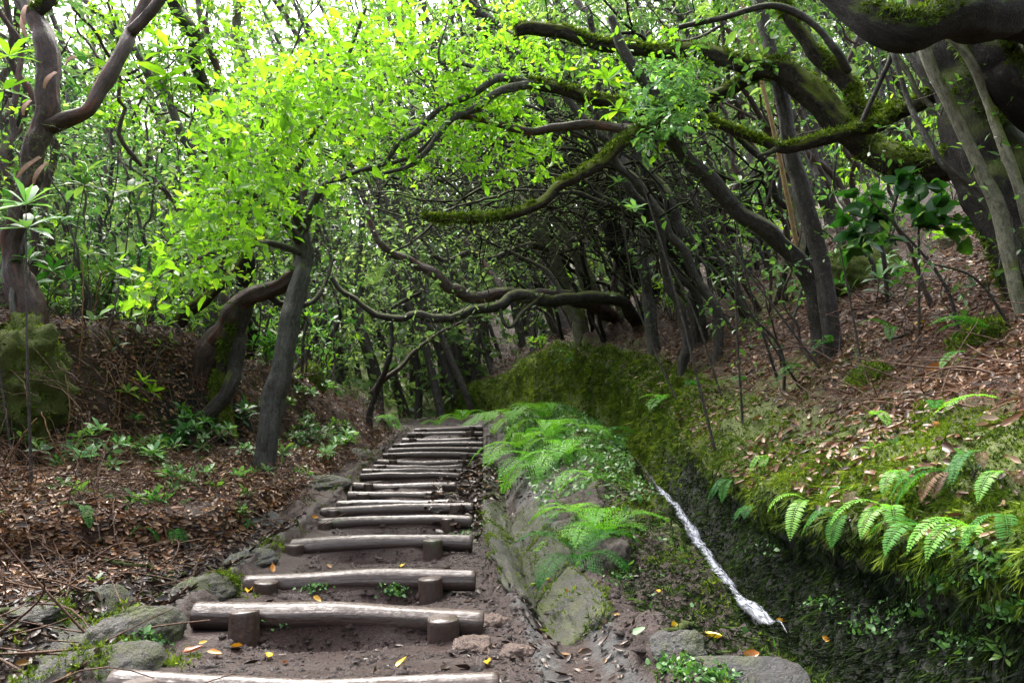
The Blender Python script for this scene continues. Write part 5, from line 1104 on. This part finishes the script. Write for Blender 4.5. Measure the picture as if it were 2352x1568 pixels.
for (u, v, nf, L, W, lab, dd) in [
    (2200, 1115, 3, .32, .045, 'largest dark hard fern hanging over the wall lip below brown leaves', 2), (2260, 1075, 2, .3, .035, 'glossy hard fern with one long frond hanging beside the largest one', 1), (2060, 1110, 2, .26, .035, 'hard fern with two narrow hanging fronds above the pale cut-leaved fern', 1),
    (1870, 1165, 2, .3, .05, 'fern with two long pale fronds hanging into the dark hollow', 0), (2060, 1190, 3, .28, .05, 'cut-leaved yellow-green fern hanging in the middle of the dark overhang', 0), (1985, 1145, 1, .22, .03, 'single narrow dark frond hanging beside orange dead leaf', 1),
    (1745, 1165, 2, .18, .035, 'small fern pair on the dark wall above the stream', 0), (2000, 985, 1, .34, .035, 'long arched single frond lying on bright moss', 0), (2165, 985, 1, .18, .035, 'short curled frond on dark soil right of the long arched one', 0),
    (2300, 790, 3, .34, .045, 'spreading hard fern shading the black hole in the slope', 0), (2235, 830, 1, .28, .03, 'arched slim frond below the round moss cushion', 0), (2060, 780, 2, .3, .04, 'hard fern with paired fronds uphill of the upright stump stone', 0),
    (1925, 800, 3, .26, .035, 'hard fern at the foot of the twin dark stems', 0), (1865, 870, 3, .28, .04, 'hard fern arching over moss below the twin dark stems', 1), (1600, 905, 2, .3, .05, 'green strap fern hanging on the moss wall edge', 0),
    (1730, 890, 2, .26, .04, 'fern frond beside thin sapling on the slope edge', 0), (1475, 1000, 3, .4, .07, 'dark pinnate fern hanging over the stream head', 0), (1535, 925, 3, .32, .08, 'bright fern leaning from the moss wall above the stream head', 0),
    (2345, 945, 2, .3, .035, 'hard fern at the picture edge above large pale dead leaves', 0), (2310, 1110, 1, .24, .04, 'yellowing fern frond at the picture edge over dark moss', 1), (1330, 830, 3, .4, .06, 'fern draped over the moss wall below the twin trunks', 0), (1770, 1060, 2, .2, .04, 'small fern on bright moss above the dark wall', 0),
    (2150, 1240, 3, .3, .045, 'dark fern hanging under the cut-leaved one over the black wall', 0), (2245, 1235, 3, .28, .045, 'bright fern over the creeping plants at the wall lip', 0), (1960, 1200, 3, .28, .045, 'fern trailing over the lip left of the cut-leaved one', 0), (2320, 1215, 2, .26, .04, 'fern at the picture edge over the creeping plants', 0), (1690, 1110, 3, .24, .045, 'fern trailing from the lip above the middle of the stream', 0)]:
    p, n = hit(u, v); a0 = math.atan2(n[1], n[0]) if abs(n[0]) + abs(n[1]) > .1 else 3.6
    a0 = 3.7 if not 2.4 < (a0 % 6.28) < 5.2 else a0 % 6.28
    fern(lab, p + n * (.05 if v > 1040 else .09), nf, L * (.95 if v > 1040 else 1.25), W * (.9 if v > 1040 else 1.2), 'fern' if 'pale' not in lab and 'bright' not in lab and 'yellow' not in lab else 'fern_pale', (.25, .85), (a0 - .8, a0 + .8), 1.55 if v > 1040 and u > 1650 else .9, 1, HG, 22, dd)
LG = 'small ferns on the littered terrace'
for (u, v, nf, L, W, lab) in [(10, 1175, 3, .4, .07, 'large blue-green fern at the picture edge on the terrace'), (185, 1165, 2, .26, .045, 'fern with one hanging frond on the terrace edge'), (120, 1120, 4, .24, .04, 'dusty fern tuft among pale dead leaves'),
                              (240, 1140, 4, .24, .04, 'low fern beside the hanging frond one'), (400, 1215, 4, .18, .05, 'bright cut fern at the foot of the terrace'), (330, 1210, 3, .18, .04, 'dull green fern left of the bright cut one'), (440, 1150, 4, .2, .04, 'thin fern tuft in the middle of the terrace'),
                              (690, 1010, 3, .22, .06, 'faint fern on red litter behind the grey trunk'), (225, 1010, 3, .3, .06, 'bluish fern in the shade under the bank'), (470, 1415, 2, .16, .03, 'dark strap fern growing beside the second log'), (560, 1195, 4, .16, .04, 'tiny fern fringe on the ditch end')]:
    fern(lab, at(u, v), nf, L, W, 'leaf_blue' if 'blu' in lab or 'dusty' in lab else 'fern', (.1, .9), (2.6, 6.6), 1.6, 1, LG, 20)
RG = 'lady ferns on the drain ridge'
for (u, v, nf, L, W, lab) in [(1385, 1235, 15, .4, .1, 'lush arching fern clump on the dark earth block'), (1330, 1290, 5, .3, .07, 'drooping fern tips over the drain below the earth block'), (1310, 1180, 4, .24, .06, 'small bright fern between drain and ridge'), (1240, 1075, 7, .5, .12, 'large pale fern hanging from the ridge toward the steps'),
                              (1200, 1035, 7, .5, .12, 'pale fern at the ridge end nearest to the upper steps'), (1300, 1050, 7, .48, .11, 'pale fern in the middle of the creeper-covered ridge'), (1180, 965, 7, .5, .11, 'feathery fern on the ridge beside the topmost log'), (1250, 965, 7, .5, .11, 'feathery fern on the ridge crest below the moss wall'),
                              (1120, 968, 6, .5, .1, 'feathery fern just beyond the topmost log'), (1060, 968, 5, .5, .1, 'far feathery fern behind the topmost log'), (1340, 985, 6, .4, .09, 'fern on the crest of the ridge mound'), (1395, 1000, 5, .35, .08, 'fern on the stream side of the ridge mound'), (1360, 1100, 5, .3, .07, 'drooping bright fern at the lower end of the creeper mat'), (1270, 1010, 6, .42, .1, 'pale fern half hidden behind the large hanging one'),
                              (1000, 968, 5, .5, .1, 'far fern where the path bends out of sight')]:
    fern(lab, at(u, v), nf, L * 1.5, W * 1.6, 'fern' if 'drooping' in lab and 'bright' not in lab else 'fern_pale', (.35, 1.2), (2.2, 7.4), 1.35, 2, RG, 17)
for (u, v, L, lab) in [(880, 890, .5, 'fern with yellow-green fronds at the foot of the forked dark tree'), (905, 930, .4, 'low fern just below the yellow-green one by the forked tree'), (760, 720, .5, 'fern on the bank behind the grey trunk')]:
    fern(lab, at(u, v), 6, L, .1, 'fern_pale', (.2, 1), (2.6, 6.8), 1.6, 2, 'ferns by the forked tree', 13)

# ------------------------------------------------------------------ dead stems, sticks
def stick(label, pts, r0, r1, mat, name='dead_cane', cat='dead cane', group=None):
    g = Geo(); p = spline(pts, 24); p[1:-1] += rng.normal(0, r0 * .5, p[1:-1].shape); tubes(g, p, np.linspace(r0, r1, 24), 8, .12); return tag(g.obj(name, M[mat]), label, cat, group)
DG = 'dead tan stems on the bank'
for (pix, lab) in [([(175, 890), (190, 740), (190, 600)], 'upright tan stem beside the tall mossy boulder'), ([(268, 1020), (275, 920), (290, 830)], 'tan stem against the dark bank face'), ([(0, 1090), (45, 1010), (85, 960)], 'slanting tan stem crossing the mossy boulder'),
                   ([(160, 1080), (120, 1010), (95, 945)], 'broken orange stem leaning on the mossy boulder'), ([(0, 985), (15, 1040), (25, 1060)], 'short orange stem at the picture edge'), ([(210, 720), (228, 650), (235, 620)], 'short orange stem on top of the bank'),
                   ([(560, 890), (575, 960), (585, 1000)], 'thin tan stem hanging in front of the crooked legs'), ([(255, 1010), (265, 900), (240, 830)], 'bent stem beside the tan one on the bank face'), ([(140, 1060), (160, 950), (150, 860)], 'grey stem between boulder and bank roots')]:
    b = at(*pix[0]); Y = b[1] - .12
    stick(lab, [b] + [P(u, v, Y) for u, v in pix[1:]], .007, .004, 'dead_stem', group=DG)
for (pix, r, lab) in [([(240, 1295), (330, 1310), (405, 1320)], .02, 'wet black branch lying across the dark litter'), ([(228, 1240), (245, 1265), (258, 1285)], .016, 'short black stick poking out of the litter bank'), ([(0, 1420), (60, 1395), (120, 1370)], .018, 'black stick resting on the mossy corner stone'),
                      ([(600, 1200), (650, 1202), (700, 1207)], .01, 'thin twig lying behind the fifth log'), ([(1500, 1480), (1560, 1455), (1600, 1440)], .018, 'dark driftwood stick beside the large yellow leaf'), ([(1010, 1140), (1060, 1130), (1100, 1100)], .012, 'twig in the leaf heap at the step ends'),
                      ([(1900, 1000), (2010, 960), (2040, 900), (2120, 860)], .014, 'bare root creeping over the bright moss'), ([(2000, 790), (2120, 750), (2180, 640), (2165, 610)], .012, 'arched bare stem curving over the red litter'), ([(410, 1320), (450, 1332), (500, 1330)], .012, 'thin end stick beyond the wet black branch')]:
    stick(lab, [at(u, v) + np.array([0, 0, r * .8]) for u, v in pix], r, r * .5, 'bark_black' if 'black' in lab or 'dark' in lab else 'bark_twig', 'stick', 'stick')
for (pix, r, lab) in [([(1800, 905), (1790, 800), (1700, 690), (1600, 480), (1520, 300)], .014, 'long thin sapling arching left over the slope edge'), ([(1790, 870), (1750, 760), (1715, 640), (1690, 500)], .014, 'straight thin sapling beside the long arching one'), ([(1640, 800), (1640, 700), (1625, 600), (1600, 440)], .012, 'thin bare sapling among the lime shrubs'),
                      ([(2210, 760), (2160, 640), (2060, 520), (2000, 460)], .012, 'pale bare sapling over the red litter heap'), ([(2330, 740), (2240, 640), (2120, 600)], .01, 'thin pale twig-stem slanting before the giant trunk'), ([(1850, 890), (1800, 830), (1740, 740), (1680, 640)], .012, 'short dark sapling crossing the tan cane foot')]:
    b = at(*pix[0]); t = Tree('sapling', lab, 'sapling', b, 'thin saplings on the slope edge')
    t.limb([b - np.array([0, 0, .06])] + [P(u, v, b[1]) for u, v in pix[1:]], r, r * .45, 'bark_dark', 'stem', .1, 8, .6, world=True)
    tw = t.twigs(t.nodes[0][rng.integers(len(t.nodes[0]) // 2, len(t.nodes[0]), 16)] + rng.normal(0, .18, (16, 3))); sp_, sr = sprays(tw, 2, .12); tubes(t.gt, sp_, sr, 3, 0, cap=False); foliate(t.gl, sp_, 3, .045); t.done(leaf='leaf_mid')

# ------------------------------------------------------------------ fallen leaves one can point to
for (u, v, s, val, lab) in [(573, 1357, .075, .05, 'yellow leaf curled under the third log end'), (543, 1490, .05, .45, 'round orange leaf below the post of the second log'), (490, 1506, .055, .55, 'orange-brown leaf nearest the mossy kerb stone'), (615, 1513, .06, .1, 'bright yellow leaf on the lowest tread'),
                            (655, 1527, .045, .72, 'red-brown leaf touching the bright yellow one'), (465, 1482, .03, .05, 'tiny yellow leaf among mud near the mossy kerb'), (440, 1500, .07, .8, 'long brown leaf lying by the kerb'), (925, 1303, .07, .02, 'pale yellow leaf on the third tread'), (728, 1378, .05, .3, 'small orange leaf just above the second log'),
                            (720, 1190, .06, .5, 'orange leaf resting on the end of the fifth log'), (1195, 1290, .07, .4, 'orange leaf lying in the drain bottom'), (1192, 1258, .05, .35, 'small yellow-orange leaf higher in the drain'), (1235, 1345, .08, .98, 'wet green leaf where the drain ends'), (1268, 1335, .07, .1, 'yellow leaf standing at the drain end'),
                            (1310, 1362, .05, .55, 'orange leaf beyond the drain end'), (1640, 1468, .085, .05, 'large bright yellow leaf on the stony ground by the stream'), (1725, 1508, .06, .6, 'brown-orange leaf near the lower picture edge'), (1545, 1440, .045, .08, 'small yellow leaf below the moss lump'), (1512, 1362, .045, .1, 'tiny yellow leaf on bare mud beside the stream bank'),
                            (1905, 1470, .04, .45, 'small orange leaf at the foot of the dark wall'), (1800, 1428, .05, .3, 'yellow leaf caught at the foot of the stream'), (1520, 1115, .08, .99, 'green leaf beside the stream head'), (2115, 745, .09, .15, 'yellow leaf hanging on the red litter slope'), (2080, 1090, .1, .5, 'orange-brown leaf caught above the hanging ferns'),
                            (1970, 955, .07, .6, 'round tan leaf on bright moss'), (625, 1310, .06, .55, 'orange leaf behind the third log'), (1080, 1120, .06, .65, 'brown leaf on the heap beside the steps'), (1120, 1528, .06, .1, 'yellow leaf near the end of the lowest log'), (920, 1530, .05, .12, 'small yellow leaf in the middle of the lowest tread')]:
    p, n = hit(u, v); g = Geo(); d = rdir(1, 0, .2); leaves(g, (p + n * .012)[None] - d * s * .5, d, n[None] + rdir(1) * .35, s * 1.15, CURL, [val], 1.15)
    o = link('fallen_leaf', g.mesh('fallen_leaf', True, p), M['yellow_leaf'], None, p); tag(o, lab, 'leaf', 'bright fallen leaves')

# ------------------------------------------------------------------ litter, needles, moss: what nobody could count
def carpet(name, lab, n, w, size, tmpl, mat, lift=.006, tilt=.5, var=.4, wd=None, dirz=.15, val=None):
    p, nn = scatter(n, w); d = rdir(n, 0, dirz); up = nn + rng.normal(0, tilt, (n, 3)); d = d - (d * nn).sum(1, keepdims=True) * nn * .8 + rng.normal(0, .12, (n, 3))
    g = Geo(); leaves(g, p + nn * rng.uniform(0, lift * 2, (n, 1)), d, up, size * np.exp(np.clip(rng.normal(0, var, n), -2 * var, 1.1 * var)), tmpl, val, wd if wd is None or np.ndim(wd) else np.full(n, wd)); o = g.obj(name, M[mat]); stuff(o); tag(o, lab, name.replace('_', ' ')); return o
near = np.clip(9 / np.maximum(DIST, 1.5), .25, 2.2) ** 1.6
slopeR = L_('mt', 's2'); slopeR[...] *= 1; patch = np.clip(.5 + 1.6 * BREAK, .03, 1.5)
lipR = L_('lp', 'mt')
carpet('leaf_litter', 'brown and pinkish dead leaves strewn over the slope', 34000, (slopeR + .5 * lipR) * near * patch, .042, CURL, 'dead_leaf', .01, .45, .4, val=rng.beta(1.5, 2.0, 34000))
carpet('leaf_litter', 'brown dead leaves strewn over the bank and terrace', 42000, (L_('l1', 'sl') * (.35 + .8 * L_('te', 'tb') + .6 * L_('bb', 'te'))) * near * patch, .042, CURL, 'dead_leaf', .012, .5, .4)
carpet('leaf_litter', 'large curled tan leaves lying singly on slope and terrace', 1500, (slopeR + .4 * lipR + .8 * L_('l1', 'tb')) * near * patch * (CEN[..., 1] > 2.9), .08, CURL, 'dead_leaf', .02, .6, .25)
carpet('wet_litter', 'dark wet leaves filling the ditch beside the lower steps', 7000, L_('tb', 'kb') * near * (CEN[..., 1] < 6.5) * (CEN[..., 1] > 2.4), .042, CURL, 'wet_leaf', .012, .45, .4)
carpet('mud_litter', 'scattered wet leaf scraps on the muddy treads and drain', 2600, (.4 * L_('pl', 'pr') + 1.0 * L_('pr', 'gl') + 3.0 * L_('gl', 'gr') * (BREAK > -.1) + .35 * L_('gr', 'sb') * (CEN[..., 1] < 6)) * near, .035, CURL, 'wet_leaf', .004, .3, .5)
hp = np.exp(-(((CEN - np.array([-.42, 8.3, -.55])) / np.array([.13, 1.3, .3])) ** 2).sum(-1))
carpet('leaf_heap', 'heap of dark leaves and twigs piled at the step ends', 1500, hp, .07, CURL, 'wet_leaf', .05, .7, .4)
carpet('needle_litter', 'reddish needle and twig litter on slope and bank', 90000, (slopeR + .35 * L_('l1', 'te') + .3 * L_('te', 'tb') + .4 * L_('tb', 'sl')) * near * (.4 + np.clip(.6 - BREAK, 0, 1)), .075, NEEDLE, 'needle_litter', .014, 1.0, .5, .55, .5)
mossw = np.clip(ATT['moss'] - .25 + .9 * fbm(CEN * 2.6, 3, 41), 0, 1.2)
wallw = L_('wm', 'lp') * np.clip((CEN[..., 1] - 6) / 3, 0, 1) + L_('lp', 'mt') + .3 * L_('mt', 's1')
def moss(n, wt, size, lab, mat='moss', hang=.1, nb=6, name='moss', vb=(1.5, 1.8), lift=.01, w=5.0):
    p, nn = scatter(n, wt); g = Geo(); tufts(g, p + nn * rng.uniform(-.004, lift, (n, 1)), nn, size, nb, np.clip(rng.beta(*vb, n) + .5 * fbm(p * 3, 2, 55), 0, 1), .9, hang, w)
    o = g.obj(name, M[mat]); stuff(o); tag(o, lab, name.replace('_', ' '))
moss(100000, wallw * mossw * near, .013, 'yellow-green moss covering the wall and its lip', nb=8)
moss(22000, (L_('gr', 'sb') + L_('bt', 'te') + L_('sl', 'pl')) * mossw * near, .018, 'bright moss on the ridge, kerb and bank')
moss(15000, L_('wr', 'mt') * np.clip((CEN[..., 1] - 7) / 2, 0, 1) * (CEN[..., 1] < 22), .05, 'long moss draping the far wall below the pale twin trunks', nb=7, hang=.9, w=2.6, lift=.03)
moss(9000, ((LIDq > ORDER.index('wm') + .55) & (LIDq < ORDER.index('lp') + .4)) * near, .034, 'moss fringe hanging from the lip of the near wall', nb=7, hang=1.3, w=2.2, lift=.02)
moss(48000, (L_('wl', 'lp') * np.clip(1.2 - (CEN[..., 1] - 6) / 4, .1, 1) + .9 * L_('rt', 'wl')) * near, .032, 'dark dripping moss on the shaded wall by the stream', 'moss_wet_shade', 1.4, 6, 'hanging_moss', (1.0, 1.5), w=2.0)
pc, nc = scatter(9000, L_('gr', 'sb') * np.exp(-((CEN[..., 1] - 9.6) / 2.6) ** 2) * (BREAK > -.35)); g = Geo()
leaves(g, pc + nc * rng.uniform(.005, .06, (len(pc), 1)), rdir(len(pc), .1), nc + rdir(len(pc)) * .5, .034 * np.exp(rng.normal(0, .3, len(pc))), HEART, None, 1.0)
o = g.obj('creeper', M['creeper']); stuff(o); tag(o, 'pale mat of small round creeper leaves over the ridge', 'creeper')
pc, nc = [], []
for (u, v, n, rr) in [(330, 1470, 160, .09), (1570, 1540, 220, .1), (1640, 1550, 160, .1), (905, 1355, 90, .06), (720, 1345, 100, .06), (640, 1430, 80, .05), (1050, 1245, 120, .07), (1110, 1190, 150, .1), (1390, 1270, 160, .12), (1420, 1330, 60, .08), (2330, 1400, 200, .12), (2150, 1330, 90, .1), (210, 1440, 90, .12), (1080, 1230, 70, .06), (560, 1420, 60, .06), (1900, 1390, 70, .1), (2010, 1440, 80, .12), (2220, 1480, 120, .14), (1760, 1260, 50, .08), (2100, 1400, 70, .1), (2290, 1300, 160, .12), (2180, 1250, 80, .1)]:
    for k in range(n):
        p, nn = hit(u + rng.normal(0, 1) * rr * 300, v + rng.normal(0, 1) * rr * 140)
        if p is not None: pc.append(p); nc.append(nn)
pc, nc = np.array(pc), np.array(nc); g = Geo(); leaves(g, pc + nc * rng.uniform(.004, .03, (len(pc), 1)), rdir(len(pc), .1), nc + rdir(len(pc)) * .6, .018 * np.exp(rng.normal(0, .3, len(pc))), HEART, None, 1.0)
o = g.obj('liverwort', M['creeper']); stuff(o); tag(o, 'tiny bright round leaves dotted over stones, logs and mud', 'liverwort')
# loose grit on the mud
pg, ng = scatter(22000, (L_('pl', 'pr') + L_('pr', 'gl') + .7 * L_('gr', 'sb') * (CEN[..., 1] < 6)) * near ** 1.3)
g = Geo(); sc_ = .0075 * np.exp(rng.normal(0, .55, len(pg))); oc = np.array([[1, 0, 0], [-1, 0, 0], [0, 1, 0], [0, -1, 0], [0, 0, .7], [0, 0, -.7]], float); of = np.array([[0, 2, 4], [2, 1, 4], [1, 3, 4], [3, 0, 4], [2, 0, 5], [1, 2, 5], [3, 1, 5], [0, 3, 5]])
V = pg[:, None] + (oc[None] * rng.uniform(.5, 1.3, (len(pg), 6, 1))) * sc_[:, None, None]
g.add(V.reshape(-1, 3), [(of[None] + (np.arange(len(pg)) * 6)[:, None, None]).reshape(-1, 3)])
o = g.obj('mud_crumbs', M['path']); stuff(o); tag(o, 'crumbs of wet mud and grit between the logs', 'mud')

# ------------------------------------------------------------------ light, sky, camera
# roots and dead twigs hanging over the bank face
pr_, nr_ = scatter(2600, (L_('bt', 'te') + .5 * L_('l1', 'bt')) * near); K = 7; s = np.linspace(0, 1, K)[None, :, None]
d_ = norm(nr_ * .5 + rng.normal(0, .7, pr_.shape) + np.array([.15, -.2, -.25])); L = rng.uniform(.1, .75, (len(pr_), 1, 1))
pl_ = pr_[:, None] + d_[:, None] * s * L + rng.normal(0, .1, (len(pr_), 1, 3)) * L * np.sin(s * 3.1) + np.array([0, 0, -.35]) * L * s ** 2 + rng.normal(0, .012, (len(pr_), K, 3))
g = Geo(); tubes(g, pl_, np.broadcast_to(np.linspace(.0035, .0015, K), (len(pr_), K)) * rng.uniform(.6, 1.6, (len(pr_), 1)), 4, 0, cap=False); o = g.obj('root_tangle', M['root']); stuff(o); tag(o, 'tangle of thin roots and dead twigs over the bank face', 'roots')
pr_, nr_ = scatter(1500, (slopeR + .3 * L_('l1', 'bt') + .4 * L_('te', 'kb')) * near); d_ = norm(rdir(len(pr_), 0, .25) + nr_ * .25); L = rng.uniform(.12, .7, (len(pr_), 1, 1))
pl_ = pr_[:, None] + nr_[:, None] * .012 + d_[:, None] * s * L + rng.normal(0, .07, (len(pr_), 1, 3)) * L * np.sin(s * 3.1)
g = Geo(); tubes(g, pl_, np.broadcast_to(np.linspace(.004, .002, K), (len(pr_), K)) * rng.uniform(.5, 1.6, (len(pr_), 1)), 4, 0, cap=False); o = g.obj('twig_litter', M['root']); stuff(o); tag(o, 'thin fallen twigs lying over the leaf litter', 'twigs')

w = bpy.data.worlds.new("World"); sc.world = w; w.use_nodes = True; nt = w.node_tree; nt.nodes.clear()
sky = nt.nodes.new('ShaderNodeTexSky'); sky.sky_type = 'NISHITA'; sky.sun_disc = False
EL, AZ = math.radians(58), math.radians(-28)         # sun ahead, to the left
sky.sun_elevation = EL; sky.sun_rotation = AZ; sky.air_density = 1.0; sky.dust_density = 7.0; sky.ozone_density = 1.0
hs = nt.nodes.new('ShaderNodeHueSaturation'); hs.inputs['Saturation'].default_value = .45
bg = nt.nodes.new('ShaderNodeBackground'); bg.inputs['Strength'].default_value = .15
ow = nt.nodes.new('ShaderNodeOutputWorld')
nt.links.new(sky.outputs[0], hs.inputs['Color']); nt.links.new(hs.outputs[0], bg.inputs['Color']); nt.links.new(bg.outputs[0], ow.inputs['Surface'])
sl = bpy.data.lights.new('sun', 'SUN'); sl.energy = 1.0; sl.angle = math.radians(50); sl.color = (1, .97, .92)
so = bpy.data.objects.new('sun', sl); col.objects.link(so)
sd = Vector((math.sin(AZ) * math.cos(EL), math.cos(AZ) * math.cos(EL), math.sin(EL))); so.rotation_euler = sd.to_track_quat('Z', 'Y').to_euler()
g = Geo(); lo, hi_ = np.array([-75., -6.5, -4.0]), np.array([75., 62.5, 34.0]); q = np.array([[i, j, k] for i in (0, 1) for j in (0, 1) for k in (0, 1)], float); g.add(lo + (hi_ - lo) * q, [np.array([[0, 1, 3, 2], [4, 6, 7, 5], [0, 4, 5, 1], [2, 3, 7, 6], [0, 2, 6, 4], [1, 5, 7, 3]])])
if HAZE: stuff(link('haze', g.mesh('haze', False), haze_mat(HAZE)))
cam = bpy.data.cameras.new('camera'); co = bpy.data.objects.new('camera', cam); col.objects.link(co)
cam.sensor_width = 36; cam.lens = F / 2352 * 36; cam.clip_end = 500; cam.clip_start = .05; co.rotation_euler = (math.pi / 2 + PITCH, 0, 0); sc.camera = co
sc.view_settings.view_transform = 'Standard'; sc.view_settings.look = 'None'; sc.view_settings.exposure = 2.35; sc.view_settings.gamma = 1
sc.cycles.max_bounces = 6; sc.cycles.diffuse_bounces = 3; sc.cycles.glossy_bounces = 2; sc.cycles.transmission_bounces = 4; sc.cycles.transparent_max_bounces = 4; sc.cycles.caustics_reflective = False; sc.cycles.caustics_refractive = False
sc.cycles.use_denoising = True; sc.cycles.denoising_prefilter = 'NONE'
